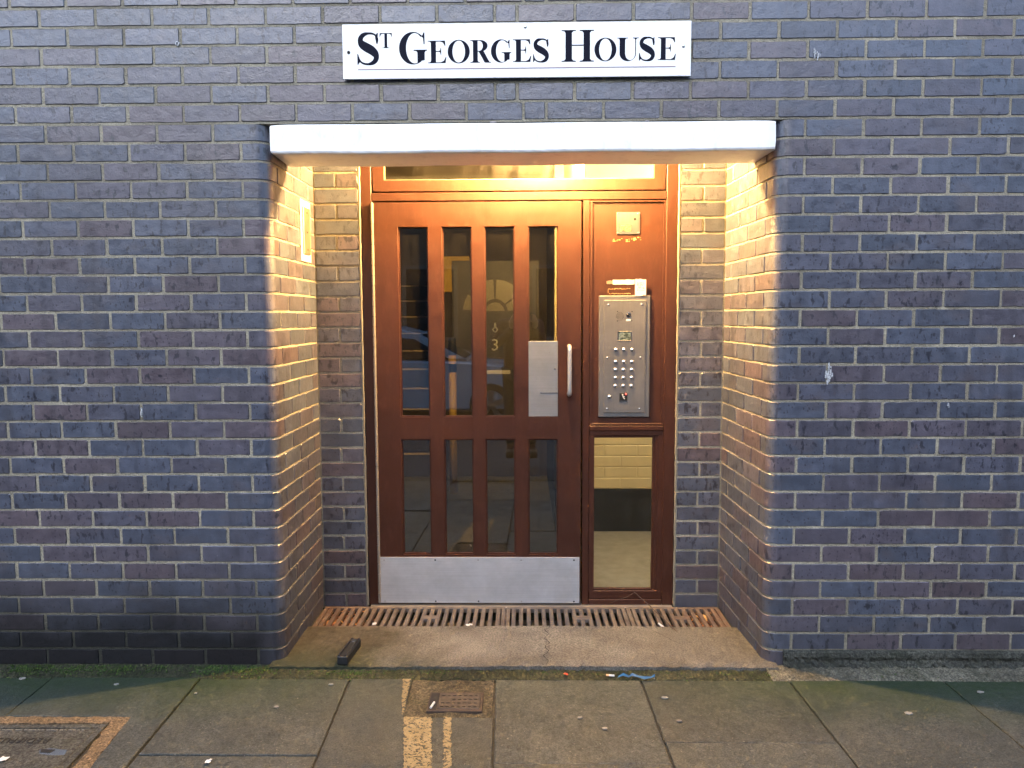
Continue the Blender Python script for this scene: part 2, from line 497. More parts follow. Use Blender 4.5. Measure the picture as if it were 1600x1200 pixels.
def brick_geo(w, h, dep, g, n=6, amp=0.0011):
    a, b = w / 2, h / 2
    pts = []
    ch = lambda: g.uniform(0.0008, 0.0042 if g.random() < 0.85 else 0.009)
    c = [ch() for _ in range(4)]
    def edge(p, q):
        k = n if abs(p[0] - q[0]) > abs(p[1] - q[1]) else 2
        for i in range(k + 1):
            s = i / k
            j = 0 if i in (0, k) else g.uniform(-amp, amp)
            x = p[0] + (q[0] - p[0]) * s; y = p[1] + (q[1] - p[1]) * s
            if k > 2: y += j
            else: x += j
            pts.append((x, y))
    edge((-a + c[0], -b), (a - c[1], -b)); edge((a, -b + c[1] * .7), (a, b - c[2] * .7))
    edge((a - c[2], b), (-a + c[3], b)); edge((-a, b - c[3] * .7), (-a, -b + c[0] * .7))
    N = len(pts)
    ins = g.uniform(0.0014, 0.0024)
    v = [(x * (1 - ins / a), 0.0, y * (1 - ins / b)) for x, y in pts]
    v += [(x, 0.0028, y) for x, y in pts]
    v += [(x, dep, y) for x, y in pts]
    f = [tuple(range(N))]
    for r_ in (0, 1):
        for i in range(N):
            j = (i + 1) % N
            f.append((r_ * N + i, (r_ + 1) * N + i, (r_ + 1) * N + j, r_ * N + j))
    return v, f

class Stuff:
    def __init__(self): self.v = []; self.f = []
    def add(self, v, f):
        k = len(self.v)
        self.v += v
        self.f += [tuple(i + k for i in q) for q in f]
    def build(self, name, mat, parent):
        me = bpy.data.meshes.new(name)
        me.from_pydata([tuple(x) for x in self.v], [], self.f)
        me.materials.append(mat)
        me.update()
        return adopt(link(bpy.data.objects.new(name, me)), parent)
stuff = Stuff()
def add_stuff(center, w, h, ux, nrm, dep=0.04):
    v, f = brick_geo(w, h, dep, rng)
    c = Vector(center); ux = Vector(ux); nrm = Vector(nrm)
    tilt = rng.uniform(-0.0015, 0.0015)
    off = rng.uniform(-0.0012, 0.0012)
    stuff.add([c + ux * x - nrm * (y + off) + Vector((0, 0, z + tilt * x)) for x, y, z in v], f)

def course_z(j): return Z0 - 0.075 * j - 0.0375
cand = []
def lattice_left(j):
    return (-1.247 if j % 2 == 0 else -1.136)
def lattice_right(j):
    return (1.111 if j % 2 == 0 else 1.226)
def front(x0, x1, j):
    """a brick on the front face between two perpends (joint centres)"""
    jl, jr = rng.uniform(0.0042, 0.0072), rng.uniform(0.0042, 0.0072)
    cand.append(((x0 + jl + x1 - jr) / 2, course_z(j) + rng.uniform(-0.0012, 0.0012), x1 - x0 - jl - jr, 0.0655 + rng.uniform(-0.002, 0.001)))
for j in range(-21, 30):
    xl, xr = lattice_left(j), lattice_right(j)
    ml, mr = 0.2263, 0.2277
    x = xl
    while x > -4.6:
        front(x - ml, x, j); x -= ml
    x = xr
    if j <= 28:
        while x < 4.6:
            front(x, x + mr, j); x += mr
    if j < 0:
        a = xl
        while a + ml < 0.06: front(a, a + ml, j); a += ml
        b = xr
        while b - mr > a + 0.06: front(b - mr, b, j); b -= mr
        front(a, b, j)

def proj(p):
    v = Vector(p) - CAM
    d_ = v.dot(cf)
    return 800 + 1202 * v.dot(cr) / d_, 600 + 1202 * v.dot(cd) / d_
sel = []
for k, (x, z, w, h) in enumerate(cand):
    ax, ay = proj((x - w / 2, 0, z + h / 2)); bx_, by = proj((x + w / 2, 0, z - h / 2))
    vis = max(0, min(bx_, 1600) - max(ax, 0)) * max(0, min(by, 1200) - max(ay, 0))
    if vis > 0:
        if 2.40 < z < 2.63 and -0.72 < x < 0.66: vis *= 0.2      # behind the name board
        sel.append((vis, k))
sel.sort(reverse=True)
own = {k for _, k in sel[:300]}
variants = []
for q in range(14):
    v, f = brick_geo(0.2165, 0.0645, 0.04, random.Random(100 + q))
    me = bpy.data.meshes.new('brick')
    me.from_pydata(v, [], f); me.materials.append(M_BRICK); me.update()
    variants.append(me)
for k, (x, z, w, h) in enumerate(cand):
    if k in own:
        o = link(bpy.data.objects.new('brick', rng.choice(variants)))
        o.location = (x, rng.uniform(-0.0012, 0.0012), z)
        o.scale = (w / 0.2165, 1, h / 0.0645)
        o.rotation_euler = (rng.uniform(-0.01, 0.01), rng.uniform(-0.003, 0.003), rng.uniform(-0.003, 0.003))
        o.parent = building
    else:
        add_stuff((x, 0, z), w, h, (1, 0, 0), (0, -1, 0))

def corner_path(side, lf, lr):
    """points and outward normals from the front perpend round the bullnose into the reveal (plan view)"""
    pts = []
    s = side
    xc = XL if s < 0 else XR
    for q in (0.0, 0.0022): pts.append(((xc + s * (lf - q), 0.0), (0, -1), q))
    pts.append(((xc + s * RAD, 0.0), (0, -1), 1))
    for i in range(1, 10):
        a = math.pi / 2 * i / 10
        pts.append(((xc + s * (RAD - RAD * math.sin(a)), RAD - RAD * math.cos(a)), (-s * math.sin(a), -math.cos(a)), 1))
    pts.append(((xc, RAD), (-s, 0), 1))
    for q in (0.0022, 0.0): pts.append(((xc, lr - q), (-s, 0), q))
    out = []
    for (x, y), n, q in pts:
        if s > 0 and y > 0: x -= SH * y
        out.append(((x, y), n, q))
    return out
def bullnose(side, j, lf, lr):
    g = rng
    z0, z1 = course_z(j) - 0.0330, course_z(j) + 0.0330
    pts = corner_path(side, lf, lr)
    sec = [(0.04, z0), (0.003, z0), (0.0, z0 + 0.0022), (0.0, z1 - 0.0022), (0.003, z1), (0.04, z1)]
    V, F = [], []
    n = len(sec)
    off = g.uniform(-0.001, 0.001)
    for i, ((x, y), nn, q) in enumerate(pts):
        ed = i in (0, len(pts) - 1)
        for d_, z in sec:
            dd = (0.003 if ed and d_ < 0.003 else d_) + off
            jz = g.uniform(-0.0007, 0.0007)
            V.append((x - nn[0] * dd, y - nn[1] * dd, z + jz))
    for i in range(len(pts) - 1):
        for k in range(n - 1):
            q = (i * n + k, i * n + k + 1, (i + 1) * n + k + 1, (i + 1) * n + k)
            F.append(q if side < 0 else q[::-1])
    F.append(tuple(range(n)))
    F.append(tuple(range((len(pts) - 1) * n, len(pts) * n))[::-1])
    me = bpy.data.meshes.new('bullnose_brick')
    me.from_pydata(V, [], F); me.materials.append(M_BRICK)
    bm = bmesh.new(); bm.from_mesh(me); bmesh.ops.recalc_face_normals(bm, faces=bm.faces); bm.to_mesh(me); bm.free()
    o = link(bpy.data.objects.new('bullnose_brick', me))
    o.parent = building
_q = math.hypot(1, SH)
REV = {-1: ((0, 1, 0), (1, 0, 0)), 1: ((SH / _q, -1 / _q, 0), (-1 / _q, -SH / _q, 0))}
def reveal_x(side, y): return XL if side < 0 else XR - SH * y
for j in range(0, 30):
    zc = course_z(j)
    for side in (-1, 1):
        long_front = (j % 2 == 0) if side < 0 else (j % 2 == 1)
        lf = abs((lattice_left(j) - XL) if side < 0 else (lattice_right(j) - XR)) - 0.005
        lr = 0.1025 if long_front else 0.2150
        bullnose(side, j, lf, lr)
        y = lr + 0.01
        while y < YB - 0.03:
            y1 = min(y + 0.215, YB - 0.006)
            yc = (y + y1) / 2
            add_stuff((reveal_x(side, yc), yc, zc), y1 - y, 0.0668, REV[side][0], REV[side][1])
            y = y1 + 0.01
        # the narrow returns next to the door frame
        x0, x1 = (XL + 0.004, -0.812) if side < 0 else (0.757, XR - SH * YB - 0.004)
        split = (j % 2 == 1) if side < 0 else (j % 2 == 0)
        if split:
            xm = (x0 + x1) / 2 + rng.uniform(-0.004, 0.004)
            add_stuff(((x0 + xm - 0.005) / 2, YB, zc), xm - 0.005 - x0, 0.065, (1, 0, 0), (0, -1, 0))
            add_stuff(((x1 + xm + 0.005) / 2, YB, zc), x1 - xm - 0.005, 0.065, (1, 0, 0), (0, -1, 0))
        else:
            add_stuff(((x0 + x1) / 2, YB, zc), x1 - x0, 0.065, (1, 0, 0), (0, -1, 0))
# inner face of the wall above the lintel and top of the reveals (seen reflected in the fanlight)
for j in range(-3, 0):
    for side in (-1, 1):
        y = 0.285 if j % 2 else 0.35
        while y < YB - 0.03:
            y1 = min(y + 0.215, YB - 0.006); yc = (y + y1) / 2
            add_stuff((reveal_x(side, yc), yc, course_z(j)), y1 - y, 0.0645, REV[side][0], REV[side][1])
            y = y1 + 0.01
        x0, x1 = (XL + 0.004, -0.812) if side < 0 else (0.757, XR - SH * YB - 0.004)
        add_stuff(((x0 + x1) / 2, YB, course_z(j)), x1 - x0, 0.065, (1, 0, 0), (0, -1, 0))
    x = XL + (0.0 if j % 2 else -0.11)
    while x < XR - 0.1:
        add_stuff((x + 0.1125, 0.27, course_z(j)), 0.215, 0.065, (-1, 0, 0), (0, 1, 0))
        x += 0.225
tag(stuff.build('brickwork', M_BRICK, building), 'remaining bricks of the wall, reveals and returns', kind='stuff')

# mortar body behind the bricks
MR = 0.0036
def pier(side):
    s = side
    xc = XL if s < 0 else XR
    p = [(s * 4.7, MR)]
    r_ = RAD - MR
    for i in range(0, 11):
        a = math.pi / 2 * i / 10
        p.append((xc + s * (RAD - r_ * math.sin(a)), RAD - r_ * math.cos(a)))
    yb = YB + MR
    p.append((reveal_x(s, yb) + s * MR, yb))
    xin = -0.806 if s < 0 else 0.751
    p += [(xin, yb), (xin, 0.80), (s * 4.7, 0.80)]
    return p
b = MB()
for s in (-1, 1):
    b.prism(pier(s), -0.1, 2.2458, 'z')
    yb = YB + MR
    xin = -0.806 if s < 0 else 0.751
    b.prism([(reveal_x(s, 0.2658) + s * MR, 0.2658), (reveal_x(s, yb) + s * MR, yb), (xin, yb), (xin, 0.80), (s * 4.7, 0.80), (s * 4.7, 0.2658)], 2.2459, 2.4495, 'z')
b.box(-4.7, 4.7, MR, 0.2654, 2.2462, 3.9)
b.box(-4.7, XL - 0.06, 0.2656, 0.80, 2.4497, 3.9)
b.box(XR + 0.06, 4.7, 0.2656, 0.80, 2.4497, 3.9)
b.build('mortar', M_MORTAR, building)
# lintel and soffit
def lintel():
    g = random.Random(77)
    n = 70
    x0, x1 = XL + 0.009, XR - 0.002
    prof = [(0.262, 2.126), (0.262, 2.243), (0.010, 2.243), (0.001, 2.241), (-0.003, 2.234), (-0.003, 2.200), (-0.003, 2.165), (-0.003, 2.136), (0.001, 2.129), (0.010, 2.1265), (0.12, 2.126)]
    V, F = [], []
    m_ = len(prof)
    for i in range(n + 1):
        x = x0 + (x1 - x0) * i / n
        dz = 0.0012 * math.sin(i * 0.31) + g.uniform(-0.0005, 0.0005)
        e = min(i, n - i)
        pull = 0.010 if e == 0 else (0.003 if e == 1 else 0.0)
        for k, (y, z) in enumerate(prof):
            yy = y + (pull if y < 0.02 else 0) + (g.uniform(-0.0006, 0.0006) if 2 <= k <= 8 else 0)
            zz = z + dz * (1 if z < 2.2 else 0.5) + (pull * 0.5 if z < 2.15 and k > 6 else 0)
            V.append((x + (g.uniform(-0.003, 0.003) if e == 0 else 0), yy, zz))
    for i in range(n):
        for k in range(m_):
            F.append((i * m_ + k, i * m_ + (k + 1) % m_, (i + 1) * m_ + (k + 1) % m_, (i + 1) * m_ + k))
    F.append(tuple(range(m_))); F.append(tuple(range(n * m_, (n + 1) * m_))[::-1])
    bb = MB(); bb.raw(V, F)
    return bb.build('lintel', M_WHITE, building)
lintel()
BX('soffit', M_WHITE, building, XL - 0.05, XR + 0.05, 0.2705, 0.79, 2.452, 2.60)
# ragged paint and cement lip over the lintel
M_SMEAR = simple('dirty_paint', (0.40, 0.36, 0.36), 0.7, var=0.3, vscale=60)
g = random.Random(3)
x = XL + 0.03
while x < XR - 0.05:
    w = g.uniform(0.02, 0.12)
    if g.random() < 0.25: BX('paint_smear', M_SMEAR, building, x, x + w * 0.5, -0.001, 0.02, 2.2437, 2.2437 + g.uniform(0.002, 0.004))
    x += w + g.uniform(0.01, 0.1)

# rendered plinth at the foot of the right pier
def ragged_strip(x0, x1, n, prof, g, jit):
    """prof: list of (y, z) from back top to front bottom"""
    V, F = [], []
    for i in range(n + 1):
        x = x0 + (x1 - x0) * i / n
        for k, (y, z) in enumerate(prof):
            jj = jit[k]
            V.append((x, y + g.uniform(-jj, jj), z + g.uniform(-jj, jj)))
    m_ = len(prof)
    for i in range(n):
        for k in range(m_ - 1):
            F.append((i * m_ + k, i * m_ + k + 1, (i + 1) * m_ + k + 1, (i + 1) * m_ + k))
    F.append(tuple(range(m_))); F.append(tuple(range(n * m_, (n + 1) * m_))[::-1])
    return V, F
def strip_obj(name, mat, parent, x0, x1, n, prof, seed, jit):
    V, F = ragged_strip(x0, x1, n, prof, random.Random(seed), jit)
    bb = MB(); bb.raw(V, F)
    return bb.build(name, mat, parent, smooth=False)
strip_obj('plinth', M_PLINTH, building, 1.078, 4.6, 260,
          [(0.03, 0.076), (-0.006, 0.076), (-0.013, 0.070), (-0.016, 0.052), (-0.010, 0.036), (-0.018, 0.024), (-0.024, 0.010), (-0.020, -0.03), (0.03, -0.03)], 5,
          [0, 0.001, 0.002, 0.002, 0.006, 0.006, 0.006, 0.0, 0.0])

# ------------------------------------------------------------------ doorway: frame, door, fittings
YF = 0.672                    # face of the fixed frame
YD = 0.664                    # face of the door leaf
frame = thing('door_frame', 'brown painted metal door frame with fanlight and side panel', 'door frame', (0, YF, 0.0))
fx0, fx1 = -0.800, 0.745
BV = 0.0025
BX('jamb', M_BROWN, frame, fx0, -0.748, YF, YF + 0.09, 0.012, 2.45, BV)
BX('jamb', M_BROWN, frame, 0.690, fx1, YF, YF + 0.09, 0.012, 2.45, BV)
BX('mullion', M_BROWN, frame, 0.285, 0.3185, YF, YF + 0.09, 0.012, 2.038, BV)
BX('transom', M_BROWN, frame, -0.7475, 0.6895, YF, YF + 0.09, 2.0385, 2.078, BV)
def ring(name, x0, x1, z0, z1, w, y0, y1, mat=M_BROWN, parent=frame, bev=BV, wb=None):
    wb = w if wb is None else wb
    bb = MB()
    bb.box(x0, x1, y0, y1, z0, z0 + wb, bev); bb.box(x0, x1, y0, y1, z1 - w, z1, bev)
    bb.box(x0, x0 + w, y0 + 0.0003, y1, z0 + wb - bev, z1 - w + bev); bb.box(x1 - w, x1, y0 + 0.0003, y1, z0 + wb - bev, z1 - w + bev)
    return bb.build(name, mat, parent)
ring('fanlight_frame', -0.742, 0.6845, 2.084, 2.445, 0.0555, YF + 0.004, YF + 0.06)
ring('glazing_bead', -0.6905, 0.6290, 2.1345, 2.3945, 0.008, YF + 0.010, YF + 0.03, M_SEAL, frame, 0.001)
BX('fanlight_pane', M_GLASS_CLEAR, frame, -0.684, 0.6225, YF + 0.026, YF + 0.032, 2.14, 2.39)
# solid side panel with the intercom
ring('panel_moulding', 0.3190, 0.6895, 0.930, 2.0375, 0.0125, YF + 0.004, YF + 0.05, M_BROWN, frame, 0.003)
BX('side_panel', M_BROWN, frame, 0.331, 0.6775, YF + 0.012, YF + 0.04, 0.942, 2.0255)
BX('mid_rail', M_BROWN, frame, 0.3190, 0.6895, YF + 0.001, YF + 0.06, 0.905, 0.9295, BV)
ring('side_light_frame', 0.3190, 0.6895, 0.040, 0.9045, 0.026, YF + 0.005, YF + 0.05, M_BROWN, frame, 0.003, 0.045)
ring('side_light_bead', 0.3335 - 0.006, 0.6645 - 0.018, 0.0852, 0.8785, 0.010, YF + 0.012, YF + 0.03, M_BROWN, frame, 0.002)
BX('side_light_stile', M_BROWN, frame, 0.6470, 0.6632, YF + 0.008, YF + 0.05, 0.0852, 0.8783)
BX('side_light_pane', M_GLASS_CLEAR, frame, 0.336, 0.6372, YF + 0.024, YF + 0.030, 0.094, 0.870)
BX('bottom_rail', M_BROWN, frame, 0.3190, 0.6895, YF + 0.001, YF + 0.07, 0.012, 0.0395, BV)
for x0, x1, sd in ((-0.812, -0.800, 1), (0.745, 0.757, 2)):
    g = random.Random(sd)
    V, F = [], []
    n = 90
    for i in range(n + 1):
        z = 0.01 + 2.43 * i / n
        a, c = g.uniform(-0.002, 0.002), g.uniform(-0.002, 0.002)
        V += [(x0 + a, YB + 0.008, z), ((x0 + x1) / 2, YB - 0.0015 + g.uniform(-0.002, 0.002), z), (x1 + c, YF - 0.003, z)]
    for i in range(n):
        for k in range(2): F.append((3 * i + k, 3 * i + k + 1, 3 * i + k + 4, 3 * i + k + 3))
    bb = MB(); bb.raw(V, F); bb.build('sealant', M_SEAL, frame, smooth=True)

door = thing('entrance_door', 'brown glazed entrance door with eight tall slots and steel kick plate', 'door', (-0.23, YD, 0.024))
dx0, dx1, dz0, dz1 = -0.737, 0.277, 0.024, 2.031
cols = [(-0.620, -0.474), (-0.405, -0.260), (-0.197, -0.051), (0.016, 0.163)]
uz, lz = (0.977, 1.913), (0.276, 0.865)
b = MB()
xs = [dx0] + [q for c in cols for q in c] + [dx1]
DT = 0.044
for i in range(0, len(xs), 2):
    b.box(xs[i], xs[i + 1], YD, YD + DT, dz0, dz1, 0.0015)
for x0, x1 in cols:
    for z0, z1 in ((dz0, lz[0]), (lz[1], uz[0]), (uz[1], dz1)):
        b.box(x0 - 0.002, x1 + 0.002, YD + 0.0002, YD + DT, z0, z1)
b.build('door_leaf', M_BROWN, door)
for ci, (x0, x1) in enumerate(cols):
    for (z0, z1), up in ((uz, 1), (lz, 0)):
        bead = MB()
        bead.box(x0, x0 + 0.006, YD + 0.010, YD + 0.03, z0 + 0.0062, z1 - 0.0062)
        bead.box(x1 - 0.006, x1, YD + 0.010, YD + 0.03, z0 + 0.0062, z1 - 0.0062)
        bead.box(x0, x1, YD + 0.010, YD + 0.03, z0, z0 + 0.006); bead.box(x0, x1, YD + 0.010, YD + 0.03, z1 - 0.006, z1)
        bead.build('glazing_bead', M_BROWN, door)
        if up and ci == 3:
            BX('pane', M_GLASS, door, x0 + 0.003, x1 - 0.003, YD + 0.018, YD + 0.022, 1.352, z1 - 0.003)
            sp = BX('steel_plate', mat_steel('dull_steel', (0.24, 0.25, 0.26), 0.5, 'x', 0.5), door, x0 + 0.0005, x1 - 0.0005, YD + 0.006, YD + 0.0095, z0 + 0.001, 1.353, 0.0008)
            tag(sp, 'dull steel plate filling the lower half of the fourth slot')
            MB().lathe((0.148, YD + 0.006, 1.215), [(0.004, 0), (0.0035, 0.002)], (0, -1, 0), 8).build('screw', M_CHROME, sp)
            BX('letter_slit', M_CHROME, sp, 0.075, 0.1605, YD + 0.0045, YD + 0.0062, 1.094, 1.0975)
        else:
            BX('pane', M_GLASS, door, x0 + 0.003, x1 - 0.003, YD + 0.018, YD + 0.022, z0 + 0.003, z1 - 0.003)
kick = BX('kick_plate', M_ALU, door, -0.742, 0.272, YD - 0.0022, YD - 0.0003, 0.024, 0.263, 0.0006)
for x in (-0.717, -0.458, -0.240, -0.022, 0.244):
    for z in (0.033, 0.248):
        MB().lathe((x, YD - 0.0022, z), [(0.0045, 0), (0.0030, 0.0014)], (0, -1, 0), 10).build('screw', M_DARK if (x + z) % 0.1 > 0.05 else M_SCREW, kick)
hx, hz0, hz1 = 0.2175, 1.092, 1.328
pts = [(hx, YD, hz0)]
for i in range(0, 7):
    a = math.pi / 2 * i / 6
    pts.append((hx, YD - 0.032 - 0.022 * math.sin(a), hz0 + 0.022 - 0.022 * math.cos(a)))
for i in range(0, 7):
    a = math.pi / 2 * i / 6
    pts.append((hx, YD - 0.032 - 0.022 * math.cos(a), hz1 - 0.022 + 0.022 * math.sin(a)))
pts.append((hx, YD, hz1))
MB().tube(pts, 0.0105, 14).build('pull_handle', mat_steel('satin_handle', (0.58, 0.56, 0.53), 0.34, 'z', 0.5), door, smooth=True)
hinge = MB().tube([(-0.7435, YD - 0.004, 0.024), (-0.7435, YD - 0.004, 2.03)], 0.0045, 8).build('piano_hinge', M_ALUX, door)
z = 0.03
while z < 2.02:
    MB().tube([(-0.7435, YD - 0.0045, z), (-0.7435, YD - 0.0045, z + 0.046)], 0.0072, 8).build('knuckle', M_ALUX, hinge)
    z += 0.0500
BX('threshold_strip', M_ALUX, frame, -0.79, 0.74, YD - 0.03, YF + 0.06, 0.004, 0.0115, 0.002)

# intercom
ic = thing('intercom_panel', 'brushed steel door entry panel with camera, display and keypad', 'intercom', (0.491, YF, 0.973))
IY = YF + 0.012
ix0, ix1, iz0, iz1 = 0.364, 0.617, 0.973, 1.575
b = MB()
b.box(ix0, ix1, IY - 0.010, IY, iz0, iz1, 0.0035)
b.build('surround', M_STEEL, ic)
fp = BX('faceplate', M_STEEL, ic, ix0 + 0.024, ix1 - 0.022, IY - 0.0145, IY - 0.0095, iz0 + 0.022, iz1 - 0.022, 0.0022)
FY = IY - 0.0145
def ip(u, v):   # position on the panel, u and v in the zoomed picture's units
    return ix0 + 0.253 * (u - (90 - 20 * (v - 115) / 990)) / 425, iz1 - 0.602 * (v - 115) / 990
def dome(u, v, name, r=0.0100, mat=M_CHROME, parent=ic, h=0.006):
    x, z = ip(u, v)
    return MB().lathe((x, FY, z), [(r * 1.12, 0.0), (r * 1.1, h * 0.25), (r * 0.95, h * 0.6), (r * 0.6, h * 0.92), (0.0, h)], (0, -1, 0), 16).build(name, mat, parent, smooth=True)
for v, us in ((555, (223, 290, 357)), (653, (220, 287, 353)), (718, (218, 284, 352)), (783, (217, 283, 350)), (850, (215, 281, 348)), (937, (163,))):
    for u in us: dome(u, v, 'button')
for u, v in ((165, 188), (441, 188), (152, 617), (425, 616), (143, 1033), (413, 1035)):
    dome(u, v, 'screw', 0.0045, M_CHROME, ic, 0.0025)
b = MB()
x, z = ip(330, 278)
MB().lathe((x, FY, z + 0.004), [(0.0125, 0), (0.0125, 0.0015), (0.009, 0.002)], (0, -1, 0), 20).build('camera_ring', M_CHROME, ic, smooth=False)
cl = MB().lathe((x, FY - 0.0015, z + 0.003), [(0.0085, 0), (0.0085, 0.001), (0.006, 0.002), (0, 0.0026)], (0, -1, 0), 18).build('camera_lens', simple('lens_black', (0.006, 0.006, 0.008), 0.05), ic, smooth=True)
BX('camera_light', M_PAPER, ic, x - 0.011, x + 0.011, FY - 0.0012, FY, z - 0.026, z - 0.016, 0.001)
b = MB()
x0, z0_ = ip(260, 282)
for i in range(-3, 4):
    for k in range(-3, 4):
        if i * i + k * k <= 10:
            b.lathe((x0 + i * 0.0058, FY, z0_ + k * 0.0062), [(0.0019, 0.0), (0.0015, 0.0003)], (0, -1, 0), 6)
b.build('speaker_grille', M_DARK, ic)
for u, v in ((240, 244), (360, 244), (238, 319), (357, 318)):
    x, z = ip(u, v)
    MB().lathe((x, FY, z), [(0.0030, 0.0), (0.0026, 0.0004)], (0, -1, 0), 8).build('security_screw', M_DARK, ic)
x, z = ip(296, 441)
ring('display_frame', x - 0.0335, x + 0.0335, z - 0.0235, z + 0.0235, 0.003, FY - 0.002, FY + 0.001, M_CHROME, ic, 0.0008)
t = NT('lcd_display')
BX('display', t.fin(t.ramp(t.noise(55, 2, 0.5, t.map((1, 1, 1.6))), [(0.42, (0.035, 0.05, 0.045)), (0.6, (0.16, 0.20, 0.19))]), 0.12), ic, x - 0.0305, x + 0.0305, FY - 0.0008, FY + 0.001, z - 0.0205, z + 0.0205)
x, z = ip(280, 938)
rd = BX('fob_reader', M_BLACKP, ic, x - 0.0195, x + 0.0195, FY - 0.0022, FY, z - 0.0185, z + 0.0195, 0.001)
MB().lathe((x + 0.0125, FY - 0.0022, z + 0.015), [(0.0042, 0), (0.003, 0.0012)], (0, -1, 0), 10).build('red_light', emit('red_led', (1.0, 0.06, 0.04), 1.6), rd)
b = MB()
b.tube([(x - 0.004, FY - 0.0026, z + 0.008), (x, FY - 0.0026, z - 0.002), (x + 0.006, FY - 0.0026, z - 0.010)], 0.0022, 6)
b.lathe((x - 0.004, FY - 0.0022, z + 0.011), [(0.0038, 0), (0.003, 0.0008)], (0, -1, 0), 8)
b.tube([(x - 0.002, FY - 0.0026, z + 0.003), (x + 0.007, FY - 0.0026, z + 0.001)], 0.0015, 6)
b.build('fob_symbol', M_PAPER, rd)
BX('reader_strip', M_CHROME, rd, x - 0.0195, x + 0.0195, FY - 0.0015, FY, z - 0.0255, z - 0.0205, 0.0005)
# small maker's lettering strip, too small to read
b = MB()
g = random.Random(9)
for k in range(10):
    x, z = ip(252 + k * 10.5, 186)
    b.box(x, x + g.uniform(0.002, 0.004), FY - 0.0003, FY, z - 0.004, z + g.uniform(0.002, 0.004))
b.build('faint_lettering', simple('faint_print', (0.16, 0.15, 0.14), 0.5), ic)

cp = thing('sensor_plate', 'small square steel plate near the top of the side panel', 'plate', (0.506, YF, 1.872))
BX('plate', mat_steel('dim_steel', (0.42, 0.43, 0.45), 0.38, 'z', 0.95), cp, 0.449, 0.563, IY - 0.004, IY, 1.872, 1.979, 0.0015)
MB().lathe((0.538, IY - 0.004, 1.945), [(0.0055, 0), (0.005, 0.0008)], (0, -1, 0), 14).build('keyhole', M_DARK, cp)
for x in (0.456, 0.556):
    for z in (1.879, 1.972): MB().lathe((x, IY - 0.004, z), [(0.0035, 0), (0.002, 0.001)], (0, -1, 0), 8).build('screw', M_CHROME, cp)
t = NT('faded_red_print')
ms = t.ramp(t.noise(70, 4, 0.7), [(0.42, 0.0), (0.6, 0.75)])
t.set(t.b.inputs['Alpha'], ms)
mfr = t.fin((0.75, 0.22, 0.12, 1), 0.5)
BX('red_sticker_remains', mfr, cp, 0.466, 0.520, IY - 0.0046, IY - 0.0042, 1.886, 1.915)

def rag_patch(name, mat, x0, x1, z0, z1, y, seed, n=14, parent=None, th=0.0006, jit=0.3):
    g = random.Random(seed)
    up = [(x0 + (x1 - x0) * i / n, z1 - g.uniform(0, jit) * (z1 - z0)) for i in range(n + 1)]
    dn = [(x0 + (x1 - x0) * i / n, z0 + g.uniform(0, jit) * (z1 - z0)) for i in range(n + 1)]
    bb = MB(); bb.prism(dn + up[::-1], y - th, y, 'y')
    return bb.build(name, mat, parent)
PY = IY - 0.0003
g1 = thing('glue_mark', 'crusty yellowish glue line under the small square steel plate', 'glue mark', (0.50, PY, 1.82))
b = MB(); g = random.Random(12)
for cx, n in ((0.452, 9), (0.500, 6), (0.552, 10)):
    for k in range(n):
        x = cx + g.uniform(-0.022, 0.022); z = 1.845 + g.uniform(-0.009, 0.008) + (x - 0.5) * 0.05
        w = g.uniform(0.003, 0.012)
        b.box(x, x + w, PY - 0.0015, PY, z, z + g.uniform(0.0015, 0.004))
b.build('glue_crumb', M_GLUE, g1)
g2 = thing('glue_mark', 'outlined rectangle of old tape glue just above the intercom', 'glue mark', (0.455, PY, 1.58))
b = MB(); g = random.Random(13)
for k in range(46):
    s = k / 46
    x = 0.410 + 0.106 * (s * 2 if s < .5 else 2 - s * 2); z = (1.607 if s < .5 else 1.584) + g.uniform(-0.002, 0.002)
    b.box(x, x + g.uniform(0.002, 0.007), PY - 0.0012, PY, z, z + g.uniform(0.001, 0.003))
for z in (1.588, 1.594, 1.600):
    b.box(0.409, 0.4105, PY - 0.0012, PY, z, z + 0.005)
b.build('glue_crumb', M_GLUE, g2)
pn = thing('torn_notice', 'torn white paper notice taped above the intercom', 'paper', (0.56, PY, 1.58))
rag_patch('paper_sheet', M_PAPER, 0.540, 0.594, 1.572, 1.656, PY - 0.0125, 4, 8, pn, 0.0006, 0.06)
rag_patch('paper_strip', M_PAPER, 0.432, 0.5395, 1.628, 1.6545, PY, 5, 9, pn, 0.0010, 0.12)
rag_patch('tape_end', simple('brown_tape', (0.25, 0.17, 0.12), 0.35), 0.402, 0.4315, 1.630, 1.650, PY, 6, 6, pn, 0.0006, 0.2)
t = NT('pink_print'); ms = t.ramp(t.noise(160, 4, 0.7), [(0.5, 0.0), (0.62, 0.6)]); t.set(t.b.inputs['Alpha'], ms)
BX('faded_print', t.fin((0.72, 0.42, 0.42, 1), 0.7), pn, 0.549, 0.586, PY - 0.0136, PY - 0.0132, 1.598, 1.640)

